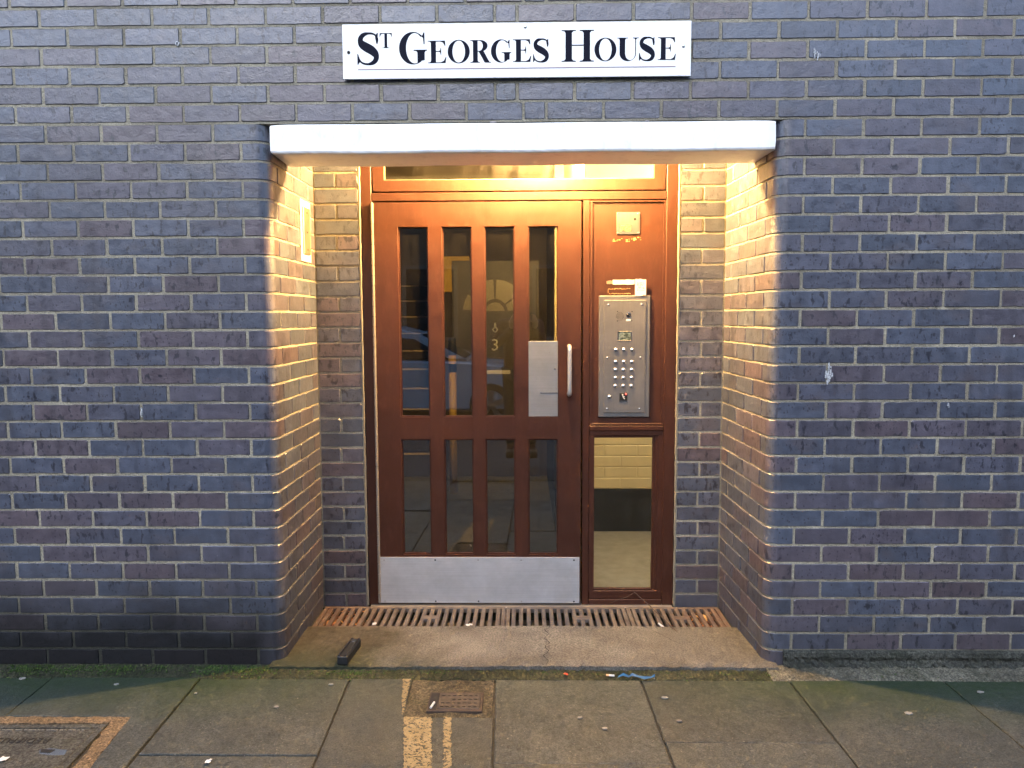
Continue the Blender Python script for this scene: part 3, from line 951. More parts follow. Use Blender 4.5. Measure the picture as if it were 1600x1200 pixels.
# steel plate on the left reveal
rp = thing('reveal_plate', 'slim steel switch plate on the left brick reveal', 'plate', (XL, 0.49, 1.77))
BX('plate', mat_steel('tarnished_steel', (0.42, 0.36, 0.28), 0.45), rp, XL - 0.003, XL + 0.012, 0.438, 0.545, 1.768, 1.984, 0.002)
for z in (1.79, 1.87, 1.96): MB().lathe((XL + 0.012, 0.492, z), [(0.005, 0), (0.004, 0.0015)], (1, 0, 0), 10).build('screw', M_DARK, rp)
b = MB()
b.box(XL - 0.002, XL + 0.004, 0.415, 0.4375, 1.735, 2.015, 0.001); b.box(XL - 0.002, XL + 0.004, 0.5455, 0.575, 1.735, 2.015, 0.001)
b.box(XL - 0.002, XL + 0.004, 0.4376, 0.5454, 1.735, 1.7675, 0.001); b.box(XL - 0.002, XL + 0.004, 0.4376, 0.5454, 1.9845, 2.015, 0.001)
b.build('cement_surround', simple('pale_cement', (0.62, 0.58, 0.50), 0.85, var=0.15, vscale=30, bump=0.6), rp)

# porch lamp on the soffit
LX, LY, LZ = 0.08, 0.450, 2.405
lamp = thing('porch_lamp', 'round warm bulkhead lamp under the porch ceiling above the door', 'lamp', (LX, LY, 2.45))
MB().lathe((LX, LY, 2.452), [(0.10, 0), (0.10, 0.012), (0.09, 0.018)], (0, 0, -1), 24).build('lamp_base', M_WHITE, lamp)
WARM = (1.0, 0.575, 0.19)
MB().lathe((LX, LY, 2.434), [(0.030, 0.0), (0.030, 0.014), (0.024, 0.016)], (0, 0, -1), 20).build('lamp_socket', M_WHITE, lamp)
# the light of this lamp is the glowing upright tube itself
MB().lathe((LX, LY, 2.4175), [(0.018, 0), (0.022, 0.008), (0.022, 0.104), (0.017, 0.112)], (0, 0, -1), 20).build('lamp_tube', emit('lamp_glow', WARM, 5500), lamp, smooth=True)
MB().lathe((LX, LY, 2.3052), [(0.018, 0), (0.022, 0.0), (0.021, 0.008), (0.012, 0.014)], (0, 0, -1), 20).build('added_lamp_shield', M_WHITE, lamp)  # unseen disc added to cut the tube's downward light

# ------------------------------------------------------------------ name board
sign = thing('name_sign', 'long white name board reading ST GEORGES HOUSE above the door', 'sign', (-0.03, -0.006, 2.41))
BX('board', M_SIGN, sign, -0.714, 0.652, -0.018, -0.010, 2.410, 2.6185, 0.0012)
SY = -0.0183
for x in (-0.60, 0.0, 0.55):
    BX('spacer', M_DARK, sign, x, x + 0.03, -0.0098, 0.004, 2.50, 2.53)
class Letter:
    """flat strokes in a unit box, mapped to the letter's own box on the board"""
    def __init__(self, x0, z0, x1, z1):
        self.b = (x0, z0, x1, z1); self.mb = MB(); self.k = 0
    def pt(self, u, v):
        x0, z0, x1, z1 = self.b
        return (x0 + (x1 - x0) * u, SY - 0.0003 - self.k * 0.00008, z0 + (z1 - z0) * v)
    def poly(self, pts):
        self.mb.raw([self.pt(*p) for p in pts], [tuple(range(len(pts)))])
        self.k += 1
    def rect(self, u0, v0, u1, v1): self.poly([(u0, v0), (u1, v0), (u1, v1), (u0, v1)])
    def band(self, outer, inner, closed=False):
        n = len(outer)
        self.mb.raw([self.pt(*p) for p in outer] + [self.pt(*p) for p in inner],
                    [(i, (i + 1) % n, n + (i + 1) % n, n + i) for i in range(n if closed else n - 1)])
        self.k += 1
    def done(self):
        o = self.mb.build('letter', M_INK, sign, recalc=False)
        return o
def serif(L, u0, u1, s0, s1, v, up, th=0.028, br=0.06):
    """bracketed hairline serif: foot u0..u1 under a stem s0..s1 at height v, growing up (+1) or down (-1)"""
    L.poly([(u0, v), (u1, v), (u1, v + up * th), (s1 + (u1 - s1) * 0.35, v + up * (th + 0.008)), (s1, v + up * (th + br)),
            (s0, v + up * (th + br)), (s0 + (u0 - s0) * 0.35, v + up * (th + 0.008)), (u0, v + up * th)])
def let_E(L):
    s0, s1 = 0.17, 0.44
    L.rect(s0, 0, s1, 1)
    serif(L, 0.0, s1, s0, s1, 0, 1); serif(L, 0.0, s1, s0, s1, 1, -1)
    L.poly([(s1, 0), (0.95, 0), (1.0, 0.27), (0.965, 0.27), (0.86, 0.10), (0.70, 0.035), (s1, 0.035)])
    L.poly([(s1, 1), (0.93, 1), (0.95, 0.77), (0.915, 0.77), (0.83, 0.91), (0.68, 0.965), (s1, 0.965)][::-1])
    L.rect(s1, 0.505, 0.66, 0.54)
    L.poly([(0.70, 0.36), (0.72, 0.36), (0.72, 0.69), (0.70, 0.69), (0.66, 0.56), (0.60, 0.545), (0.60, 0.50), (0.66, 0.49)])
def arc(cx, cy, rx, ry, a0, a1, n=28):
    return [(cx + rx * math.cos(R(a0 + (a1 - a0) * i / n)), cy + ry * math.sin(R(a0 + (a1 - a0) * i / n))) for i in range(n + 1)]
def let_O(L):
    o = arc(.5, .5, .5, .52, 0, 360, 44)[:-1]; i = arc(.5, .5, .285, .485, 0, 360, 44)[:-1]
    L.band(o, i, True)
def let_G(L):
    o = arc(.5, .5, .5, .52, 48, 308, 36); i = arc(.56, .5, .31, .485, 48, 308, 36)
    L.band(o, i)
    L.poly([(0.80, 0.86), (0.86, 0.84), (0.88, 0.62), (0.915, 0.62), (0.915, 1.0), (0.885, 1.0), (0.84, 0.92)])
    L.poly([(0.655, 0.02), (0.80, 0.10), (0.915, 0.12), (0.915, 0.42), (0.655, 0.42)])
    L.poly([(0.52, 0.42), (0.52, 0.45), (1.0, 0.45), (1.0, 0.42), (0.95, 0.41), (0.915, 0.36), (0.655, 0.36), (0.62, 0.41)])
def let_S(L):
    ctrl = [(0.93, 0.72, .02), (0.90, 0.86, .035), (0.74, 0.965, .030), (0.50, 0.985, .036), (0.27, 0.93, .075), (0.155, 0.80, .115), (0.20, 0.655, .135), (0.42, 0.545, .150),
            (0.66, 0.445, .150), (0.83, 0.315, .135), (0.83, 0.17, .110), (0.70, 0.06, .070), (0.48, 0.012, .034), (0.24, 0.045, .030), (0.09, 0.15, .035), (0.03, 0.30, .02)]
    P = [Vector((a, b_, 0)) for a, b_, w in ctrl]; W = [w for *_, w in ctrl]
    o, i_ = [], []
    N = len(P)
    for s in range(N - 1):
        p0, p1, p2, p3 = P[max(s - 1, 0)], P[s], P[s + 1], P[min(s + 2, N - 1)]
        for q in range(4):
            t_ = q / 4
            pos = 0.5 * ((2 * p1) + (-p0 + p2) * t_ + (2 * p0 - 5 * p1 + 4 * p2 - p3) * t_ ** 2 + (-p0 + 3 * p1 - 3 * p2 + p3) * t_ ** 3)
            der = 0.5 * ((-p0 + p2) + 2 * (2 * p0 - 5 * p1 + 4 * p2 - p3) * t_ + 3 * (-p0 + 3 * p1 - 3 * p2 + p3) * t_ ** 2)
            der.normalize()
            nrm = Vector((-der.y, der.x, 0))
            w = W[s] + (W[s + 1] - W[s]) * t_
            o.append(tuple((pos + nrm * w)[:2])); i_.append(tuple((pos - nrm * w)[:2]))
    L.band(o, i_)
    L.poly([(0.86, 0.66), (0.93, 0.66), (0.935, 1.0), (0.90, 1.0), (0.84, 0.93), (0.80, 0.90)])
    L.poly([(0.0, 0.0), (0.03, 0.0), (0.10, 0.07), (0.14, 0.10), (0.10, 0.2), (0.035, 0.34), (0.0, 0.34)])
def let_R(L):
    s0, s1 = 0.13, 0.36
    L.rect(s0, 0, s1, 1)
    serif(L, 0.0, 0.47, s0, s1, 0, 1); serif(L, 0.0, s1, s0, s1, 1, -1)
    o = arc(.47, .745, .37, .255, 90, -90, 22); i = arc(.42, .745, .19, .225, 90, -90, 22)
    L.band(o, i)
    L.poly([(s1, 1), (0.48, 1), (0.48, .97), (s1, .97)][::-1]); L.poly([(s1, .49), (0.48, .49), (0.48, .52), (s1, .52)])
    L.poly([(0.40, 0.50), (0.64, 0.52), (0.92, 0.035), (1.0, 0.03), (1.0, 0.0), (0.70, 0.0)])
def let_T(L):
    L.rect(0.39, 0, 0.61, 1)
    serif(L, 0.2, 0.8, 0.39, 0.61, 0, 1)
    L.rect(0.03, 0.955, 0.97, 1.0)
    L.poly([(0.0, 0.74), (0.03, 0.74), (0.10, 0.90), (0.22, 0.955), (0.03, 1.0), (0.02, 1.0)])
    L.poly([(1.0, 0.74), (0.97, 0.74), (0.90, 0.90), (0.78, 0.955), (0.97, 1.0), (0.98, 1.0)][::-1])
def let_H(L):
    for a, b_ in ((0.12, 0.32), (0.68, 0.88)):
        L.rect(a, 0, b_, 1)
        serif(L, a - 0.12, b_ + 0.12, a, b_, 0, 1); serif(L, a - 0.12, b_ + 0.12, a, b_, 1, -1)
    L.rect(0.32, 0.505, 0.68, 0.535)
def let_U(L):
    L.rect(0.11, 0.30, 0.37, 1); serif(L, 0.0, 0.5, 0.11, 0.37, 1, -1)
    L.rect(0.835, 0.30, 0.875, 1); serif(L, 0.72, 1.0, 0.835, 0.875, 1, -1)
    o = arc(.4925, .31, .3825, .33, 180, 360, 24); i = arc(.6025, .31, .2325, .285, 180, 360, 24)
    L.band(o, i)
for fn, x0, z0, x1, z1 in ((let_S, -0.656, 2.465, -0.568, 2.585), (let_T, -0.567, 2.527, -0.518, 2.584), (let_G, -0.491, 2.466, -0.381, 2.585),
                           (let_E, -0.378, 2.468, -0.305, 2.553), (let_O, -0.300, 2.468, -0.213, 2.554), (let_R, -0.211, 2.468, -0.130, 2.554),
                           (let_G, -0.130, 2.469, -0.050, 2.554), (let_E, -0.044, 2.469, 0.028, 2.555), (let_S, 0.035, 2.468, 0.099, 2.556),
                           (let_H, 0.147, 2.468, 0.273, 2.588), (let_O, 0.275, 2.470, 0.361, 2.556), (let_U, 0.364, 2.470, 0.448, 2.557),
                           (let_S, 0.449, 2.469, 0.513, 2.558), (let_E, 0.522, 2.471, 0.593, 2.557)):
    L = Letter(x0, z0, x1, z1); fn(L); L.done()
BX('underline', M_RULE, sign, -0.654, 0.592, SY - 0.0008, SY, 2.4445, 2.4475)
for x, z, mt in ((-0.690, 2.512, M_DARK), (0.005, 2.602, M_CHROME), (0.622, 2.523, M_CHROME)):
    MB().lathe((x, SY, z), [(0.0065, 0), (0.006, 0.002), (0.003, 0.0035)], (0, -1, 0), 12).build('screw', mt, sign, smooth=True)

# ------------------------------------------------------------------ ground
SLOPE = 0.029
def slab_x(x0, y): return x0 - SLOPE * (y + 0.11)
ground = BX('ground', M_SOIL, None, -60, 60, -60, -0.0, -0.6, -0.14); tag(ground, kind='structure')
bed = BX('pavement_bed', M_SOIL, None, -4.6, 4.6, -2.35, 0.0, -0.139, -0.012); tag(bed, kind='structure')
pavement = tag(link(bpy.data.objects.new('pavement', None)), kind='structure')
XJ = [-4.38, -3.77, -3.16, -2.56, -1.95, -1.338, -0.721, -0.128, 0.467, 1.067, 1.686, 2.29, 2.9, 3.5, 4.1]
CR = {-2.56: -0.80, -1.95: -1.05, -1.338: -0.662, -0.721: -1.02, -0.128: -0.705, 0.467: -0.574, 1.067: -1.00, 1.686: -0.66}
g = random.Random(21)
def jit_poly(poly, seed, a=0.004, step_=0.02):
    g = random.Random(seed); out = []
    for i in range(len(poly)):
        p, q = Vector(poly[i]), Vector(poly[(i + 1) % len(poly)])
        k = max(1, int((q - p).length / step_)); nn = Vector((-(q - p).y, (q - p).x)).normalized()
        for s in range(k): out.append(tuple(p + (q - p) * s / k + nn * g.uniform(-a, a)))
    return out
def slab(poly, name='paving_slab'):
    poly = jit_poly(poly, len(bpy.data.objects), 0.0016, 0.03)
    c = [(sum(p[0] for p in poly) / len(poly)), sum(p[1] for p in poly) / len(poly)]
    bb = MB()
    bb.prism([(p[0], p[1]) for p in poly], -0.06, 0.0 + g.uniform(-0.0035, 0.002), 'z', 0.004)
    return bb.build(name, M_PAVE, pavement)
gap = 0.0035
for k in range(len(XJ) - 1):
    xa, xb = XJ[k], XJ[k + 1]
    if xa in (-2.56, -1.95): continue
    yk = -0.112
    c0 = CR.get(xa, g.uniform(-1.0, -0.55))
    rows = [(-0.112, c0)]
    y = c0
    while y > -2.2:
        rows.append((y, max(y - 0.6, -2.34))); y -= 0.6
    for ri, (ya, yb) in enumerate(rows):
        if ya - yb < 0.05: continue
        P = lambda x, y_, s: (slab_x(x, y_) + s * gap, y_)
        if xa == -0.721 and ri == 0:
            slab([P(xa, ya, 1), (-0.466, ya), (-0.452, -0.413), (slab_x(xb, -0.413) - gap, -0.413), P(xb, yb + gap, -1), P(xa, yb + gap, 1)])
        else:
            slab([P(xa, ya - (gap if ri else 0), 1), P(xb, ya - (gap if ri else 0), -1), P(xb, yb + gap, -1), P(xa, yb + gap, 1)])
slab([(slab_x(-1.95, -.112) + gap, -0.112), (slab_x(-1.338, -.112) - gap, -0.112), (slab_x(-1.338, -1.1) - gap, -1.1), (-1.402, -1.1), (-1.468, -0.421), (slab_x(-1.95, -.42) + gap, -0.421)])
slab([(-2.56 + gap, -0.112), (slab_x(-1.95, -.112) - gap, -0.112), (slab_x(-1.95, -.42) - gap, -0.421), (-2.21, -0.421), (-2.15, -1.1), (-2.53, -1.1)])
for xa, xb in ((-2.53, -1.93), (-1.92, -1.315)):
    slab([(xa, -1.108), (xb, -1.108), (xb + 0.02, -1.7), (xa + 0.02, -1.7)]); slab([(xa + 0.02, -1.708), (xb + 0.02, -1.708), (xb + 0.04, -2.34), (xa + 0.04, -2.34)])
kerb = BX('kerb', M_COVER, None, -4.6, 4.6, -2.5, -2.352, -0.14, 0.002, 0.012, 2); tag(kerb, kind='structure')
M_ASPH = simple('asphalt', (0.05, 0.05, 0.052), 0.85, var=0.3, vscale=90, bump=0.8, bscale=160)
road = BX('road', M_ASPH, None, -60, 60, -9.0, -2.502, -0.139, -0.115); tag(road, kind='structure')
fp2 = BX('far_pavement', M_PAVE, None, -60, 60, -11.0, -9.0, -0.139, 0.0, 0.01); tag(fp2, kind='structure')

# mortar margin between slabs and wall
def margin(name, x0, x1, n, seed, prof, jit, mat=M_FILLET):
    o = strip_obj(name, mat, None, x0, x1, n, prof, seed, jit)
    return tag(o, kind='structure')
margin('mortar_margin', -4.6, 1.0, 420, 31, [(0.05, 0.004), (0.0, 0.006), (-0.03, 0.004), (-0.07, 0.001), (-0.105, -0.001), (-0.116, -0.006), (-0.118, -0.05), (0.05, -0.05)],
       [0, 0.002, 0.003, 0.003, 0.003, 0.004, 0, 0])
M_FILR = mat_rough_concrete('pale_fillet', (0.085, 0.080, 0.058), (0.155, 0.145, 0.110), 0.45)
margin('wall_fillet', 1.0, 4.6, 300, 33, [(0.03, 0.012), (-0.015, 0.012), (-0.045, 0.008), (-0.08, 0.003), (-0.108, -0.001), (-0.117, -0.006), (-0.118, -0.05), (0.03, -0.05)],
       [0, 0.004, 0.005, 0.004, 0.003, 0.004, 0, 0], M_FILR)

# doorstep
step = thing('doorstep', 'worn concrete doorstep in front of the iron grating', 'step', (0, 0.17, 0))
def grid_obj(name, mat, parent, xs_, ys_, zf, z_bot, seed, front_jit=0.004):
    g = random.Random(seed)
    V, F = [], []
    nx, ny = len(xs_), len(ys_)
    for yi, y in enumerate(ys_):
        for x in xs_:
            V.append((x(y) if callable(x) else x, y + (g.uniform(-front_jit, front_jit) if yi == 0 else 0), zf(x(y) if callable(x) else x, y) + g.uniform(-0.0012, 0.0012)))
    for j_ in range(ny - 1):
        for i in range(nx - 1): F.append((j_ * nx + i, j_ * nx + i + 1, (j_ + 1) * nx + i + 1, (j_ + 1) * nx + i))
    k = len(V)
    for i in range(nx): V.append((V[i][0], V[i][1] - 0.003, z_bot))
    for i in range(nx - 1): F.append((i, k + i, k + i + 1, i + 1))
    bb = MB(); bb.raw(V, F)
    return bb.build(name, mat, parent, smooth=False)
def step_z(x, y):
    e = max(0.0, (0.02 - y) / 0.05)
    return 0.026 - 0.008 * e * e + 0.003 * math.sin(3 * x + 1) - 0.004 * (1 if 0.33 < y else 0)
xs_ = [XL - 0.05 + (XR - XL + 0.10) * i / 120 for i in range(121)]
st = grid_obj('step_slab', M_STEP, step, xs_, [-0.036, -0.030, -0.020, 0.0, 0.04, 0.1, 0.17, 0.24, 0.3, 0.34, 0.372], step_z, -0.05, 41)
# cracks: thin dark fissures
def fissure(pts, w=0.0022):
    bb = MB()
    g = random.Random(int(pts[0][0] * 1000) & 255)
    V, F = [], []
    for i, (x, y) in enumerate(pts):
        ww = w * g.uniform(0.4, 1.1)
        z = step_z(x, y) + 0.0012
        V += [(x - ww, y, z), (x + ww, y, z)]
    for i in range(len(pts) - 1): F.append((2 * i, 2 * i + 1, 2 * i + 3, 2 * i + 2))
    bb.raw(V, F)
    return bb.build('crack', M_DARK, step)
g = random.Random(4)
fissure([(0.085 + 0.012 * math.sin(i * 1.7) + g.uniform(-.004, .004) + 0.01 * (i / 10), -0.03 + 0.40 * i / 16) for i in range(17)])
fissure([(0.55 + 0.13 * i / 10 + g.uniform(-.004, .004), 0.37 - 0.20 * i / 10) for i in range(11)], 0.0016)

# drain pit and gratings
pit = BX('drain_channel', simple('drain_silt', (0.022, 0.017, 0.012), 0.8, var=0.5, vscale=30), None, XL - 0.02, XR, 0.372, 0.658, -0.16, -0.06); tag(pit, kind='structure')
wl_ = MB()
wl_.box(XL - 0.02, XR, 0.3615, 0.3735, -0.1605, 0.006); wl_.box(XL - 0.02, XR, 0.646, 0.662, -0.1605, 0.004)
tag(wl_.build('channel_edge', M_FILLET), kind='structure')
def grate(xa, xb, h_at, label):
    t_ = thing('drain_grate', label, 'grating', ((xa + xb) / 2, 0.51, 0.0), 'iron gratings along the threshold')
    y0, y1, zt = 0.375, 0.644, 0.012
    fr = MB()
    fr.box(xa + 0.002, xb - 0.002, y0, y0 + 0.022, zt - 0.024, zt, 0.002); fr.box(xa + 0.002, xb - 0.002, y1 - 0.022, y1, zt - 0.024, zt, 0.002)
    fr.build('frame', M_IRON, t_)
    bm0 = None
    n = max(3, round((xb - xa) / 0.0366))
    p = (xb - xa) / n
    for i in range(n + 1):
        x = xa + p * i
        x = min(max(x, xa + 0.011), xb - 0.011)
        bb = MB().box(-0.0102, 0.0102, y0 + 0.0225, y1 - 0.0225, zt - 0.022, zt - 0.0005, 0.0025)
        o = bb.build('bar', M_IRON, t_)
        o.location.x = x + g.uniform(-0.001, 0.001)
        o.location.z = g.uniform(-0.0012, 0.0008)
        if h_at is not None and abs(x - h_at) < p * 1.2:
            if abs(x - h_at) < p * 0.55:
                MB().box(x - p * 1.2, x + p * 1.2, 0.485, 0.530, zt - 0.020, zt + 0.0006, 0.002).build('boss', M_IRON, t_)
grate(-1.018, -0.100, -0.47, 'iron drain grate with leaf-filled slots, leftmost along the threshold')
grate(-0.098, 0.500, 0.27, 'iron drain grate in front of the door handle side, middle of three')
grate(0.502, 0.968, 0.75, 'iron drain grate below the side window, rightmost of three')
lv = Stuff(); g = random.Random(17)
for k in range(420):
    e = g.random()
    x = -1.0 + abs(g.gauss(0, 0.17)) if e < 0.6 else 0.96 - abs(g.gauss(0, 0.12))
    y = g.uniform(0.385, 0.635); z = -0.035 + g.uniform(-0.02, 0.035) * (1 if abs(x) > 0.75 else 0.4) - (0.03 if abs(x) < 0.75 else 0)
    s = g.uniform(0.008, 0.022)
    a = Vector((g.uniform(-1, 1), g.uniform(-1, 1), g.uniform(-.5, .5))).normalized() * s
    b_ = a.cross(Vector((g.uniform(-.3, .3), g.uniform(-.3, .3), 1))).normalized() * s * 0.5
    c = Vector((x, y, z))
    lv.add([c - a, c + b_, c + a + Vector((0, 0, s * .3)), c - b_], [(0, 1, 2), (0, 2, 3)])
t = NT('dead_leaf')
gi = t.n('ShaderNodeNewGeometry').outputs['Random Per Island']
M_LEAF = t.fin(t.ramp(gi, [(0.0, (0.05, 0.018, 0.008)), (0.5, (0.15, 0.045, 0.014)), (0.85, (0.24, 0.09, 0.02)), (1.0, (0.34, 0.20, 0.06))]), 0.7)
tag(lv.build('leaf_litter', M_LEAF, None), 'brown and orange dead leaves caught in the drain grates', 'leaves', kind='stuff')

# moss along the wall foot
ms = Stuff(); g = random.Random(23)
def tuft(x, y, z, s):
    for q in range(3):
        a = Vector((g.uniform(-1, 1), g.uniform(-1, 1), g.uniform(0.1, 0.9))).normalized() * s
        b_ = a.orthogonal().normalized() * s * 0.45
        c = Vector((x, y, z))
        ms.add([c - b_, c + b_, c + a], [(0, 1, 2)])
for k in range(9000):
    x = g.uniform(-2.7, -0.62) if g.random() < 0.86 else g.uniform(-0.6, 1.7)
    dens = 1.0 if x < -0.95 else (0.6 if x < -0.6 else 0.35)
    if g.random() > dens * (0.55 + 0.45 * math.sin(x * 9 + math.sin(x * 23))): continue
    y = -0.005 - abs(g.gauss(0, 0.045)) if x < -0.9 or x > 1.1 else -0.05 - abs(g.gauss(0, 0.03))
    if x < -0.95 and y > -0.012: y = -0.012
    if y < -0.16: continue
    tuft(x, y, 0.004 if y > -0.1 else 0.001, g.uniform(0.002, 0.0065))
t = NT('moss')
gi = t.n('ShaderNodeNewGeometry').outputs['Random Per Island']
M_MOSS = t.fin(t.ramp(gi, [(0.0, (0.014, 0.034, 0.004)), (0.7, (0.034, 0.074, 0.008)), (1.0, (0.090, 0.130, 0.020))]), 0.85)
tag(ms.build('moss', M_MOSS, None), 'green moss and algae tufts along the foot of the wall', 'moss', kind='stuff')

# stopcock patch and cover
patch = thing('stopcock_patch', 'square of gravelly concrete let into the paving around the iron cover', 'concrete patch', (-0.29, -0.27, 0))
bb = MB()
xs_ = [-0.460 + 0.331 * i / 24 for i in range(25)]
P_ = grid_obj('concrete_infill', M_PATCH, patch, xs_, [-0.408, -0.37, -0.33, -0.29, -0.25, -0.21, -0.17, -0.118], lambda x, y: -0.004 + 0.004 * math.sin(40 * x) * math.sin(31 * y), -0.05, 43)
cov = thing('stopcock_cover', 'small rusty iron stopcock cover sunk in the gravelly concrete', 'cover', (-0.27, -0.3, 0))
M_BIRON = simple('brown_iron', (0.040, 0.026, 0.018), 0.8, 0.1, var=0.5, vscale=40, bump=0.8)
BX('cover_frame', M_BIRON, cov, -0.375, -0.165, -0.375, -0.230, -0.03, 0.0035, 0.002)
M_DIRON = simple('dark_iron', (0.045, 0.036, 0.03), 0.7, 0.2, var=0.4, vscale=50, bump=0.6)
lidp = BX('lid', M_DIRON, cov, -0.335, -0.175, -0.362, -0.243, 0.0, 0.006, 0.002)
for r_ in range(4):
    for c in range(7):
        x = -0.326 + c * 0.021; y = -0.350 + r_ * 0.028
        if c < 2 and r_ == 2: continue
        BX('rib', M_DIRON, lidp, x, x + 0.013, y, y + 0.010, 0.0058, 0.0085)
BX('hinge_recess', M_DARK, cov, -0.369, -0.338, -0.366, -0.240, 0.0, 0.0042)
# yellow paint marks
def paint(name, poly, label, seed, z=0.0046):
    g = random.Random(seed)
    out = []
    n = len(poly)
    for i in range(n):
        a, b_ = Vector(poly[i]), Vector(poly[(i + 1) % n])
        k = max(1, int((b_ - a).length / 0.008))
        nn = Vector((-(b_ - a).y, (b_ - a).x)).normalized()
        for q in range(k): out.append(tuple(a + (b_ - a) * (q / k) + nn * g.uniform(-0.0035, 0.0035)))
    bb = MB(); vv, ff = bb.raw([(p[0], p[1], z) for p in out], [tuple(range(len(out)))])
    o = bb.build(name, M_YPAINT, None)
    if o.data.polygons[0].normal.z < 0: o.data.flip_normals()
    return tag(o, label, 'paint mark')
paint('paint_mark', [(-0.452, -0.421), (-0.348, -0.421), (-0.311, -0.74), (-0.29, -1.0), (-0.37, -1.0), (-0.403, -0.74)], 'broad yellow paint stripe on the paving below the stopcock', 1)
paint('paint_mark', [(-0.305, -0.421), (-0.276, -0.421), (-0.247, -0.735), (-0.225, -1.0), (-0.25, -1.0), (-0.272, -0.735)], 'narrow yellow paint stripe beside the broad one', 2)
paint('paint_mark', [(-0.502, -0.121), (-0.470, -0.121), (-0.457, -0.40), (-0.459, -0.415)], 'yellow paint sliver along the left edge of the gravelly patch', 3)

# access cover at lower left
BX_ = thing('access_cover', 'concrete-filled service cover with raised lettering, lower left corner', 'cover', (-1.8, -0.75, 0))
bb = MB(); bb.prism([(-2.165, -0.505), (-1.553, -0.497), (-1.543, -0.76), (-1.530, -1.06), (-2.14, -1.06)], -0.05, -0.002, 'z', 0.004); bb.build('cover_infill', M_COVER, BX_)
bb = MB()
bb.prism([(-2.19, -0.482), (-1.528, -0.4715), (-1.500, -1.085), (-1.528, -1.085), (-1.5505, -0.495), (-2.167, -0.503)], -0.05, -0.001, 'z', 0.001)
bb.build('cover_rim', M_COVER, BX_)
bb = MB(); gg = random.Random(8)
for i in range(34):
    x = -2.13 + 0.55 * i / 34
    bb.box(x, x + gg.uniform(0.006, 0.015), -0.517 + gg.uniform(-.002, .002), -0.512, -0.003, 0.0012)
bb.build('rim_crust', simple('pale_crust', (0.13, 0.125, 0.108), 0.9), BX_)
sur = thing('cover_surround', 'tan mortar band round the service cover', 'mortar band', (-1.7, -0.45, 0))
bb = MB()
bb.prism(jit_poly([(-2.22, -0.424), (-1.466, -0.424), (-1.436, -0.74), (-1.404, -1.1), (-1.46, -1.1), (-1.492, -0.74), (-1.522, -0.466), (-2.2, -0.476)], 5), -0.05, 0.001, 'z')
bb.build('mortar_band', M_TAN, sur)
def text_obj(txt, size, loc, rot, mat, parent, name, ext=0.0008, sx=1.0):
    cu = bpy.data.curves.new('t', 'FONT')
    cu.body = txt; cu.size = size; cu.extrude = ext; cu.space_character = 1.15
    tmp = bpy.data.objects.new('t', cu); COL.objects.link(tmp)
    dg = bpy.context.evaluated_depsgraph_get()
    me = bpy.data.meshes.new_from_object(tmp.evaluated_get(dg))
    bpy.data.objects.remove(tmp)
    mw = Matrix.Translation(loc) @ Matrix.Rotation(rot[2], 4, 'Z') @ Matrix.Rotation(rot[0], 4, 'X') @ Matrix.Diagonal((sx, 1, 1, 1))
    me.transform(mw)
    me.materials.clear(); me.materials.append(mat)
    o = link(bpy.data.objects.new(name, me))
    return adopt(o, parent)
text_obj('REDIFFUSION', 0.044, (-1.672, -0.568, -0.0018), (0, 0, math.pi), simple('recess_dirt', (0.007, 0.007, 0.006), 0.8), BX_, 'raised_lettering', 0.0022, 0.9)
bb = MB(); bb.prism([(-1.575, -0.640), (-1.640, -0.628), (-1.672, -0.640), (-1.655, -0.665), (-1.60, -0.672), (-1.567, -0.668)], -0.01, -0.0008, 'z'); kh = bb.build('lifting_eye', M_CHROME, BX_)
bb = MB(); bb.prism([(-1.617, -0.640), (-1.665, -0.637), (-1.660, -0.655), (-1.625, -0.658)], -0.01, 0.0008, 'z'); bb.build('eye_slot', M_DARK, kh)

# ------------------------------------------------------------------ small things lying about
dev = thing('black_bar', 'short black plastic bar lying on the doorstep by the left corner', 'plastic bar', (-0.77, 0.1, 0.017))
dd = Vector((0.02, 0.2, 0)).normalized(); dn = Vector((dd.y, -dd.x, 0))
def obox(name, mat, parent, o, u, v, L, W, z0, z1, bev=0.003):
    bb = MB().box(0, L, -W / 2, W / 2, z0, z1, bev, 2)
    ob = bb.build(name, mat, None)
    ob.data.transform(Matrix(((u.x, v.x, 0, o[0]), (u.y, v.y, 0, o[1]), (0, 0, 1, 0), (0, 0, 0, 1))))
    return adopt(ob, parent)
obox('bar_body', M_BLACKP, dev, (-0.771, -0.034), dd, dn, 0.185, 0.046, 0.020, 0.058, 0.005)
obox('raised_lip', M_BLACKP, dev, (-0.786, -0.029), dd, dn, 0.175, 0.008, 0.057, 0.064, 0.002)
obox('raised_lip', M_BLACKP, dev, (-0.755, -0.032), dd, dn, 0.175, 0.008, 0.057, 0.064, 0.002)
MB().lathe((-0.757, 0.125, 0.0575), [(0.012, 0), (0.011, 0.003), (0.004, 0.0035)], (0, 0, 1), 12).build('screw', M_SCREW, dev)
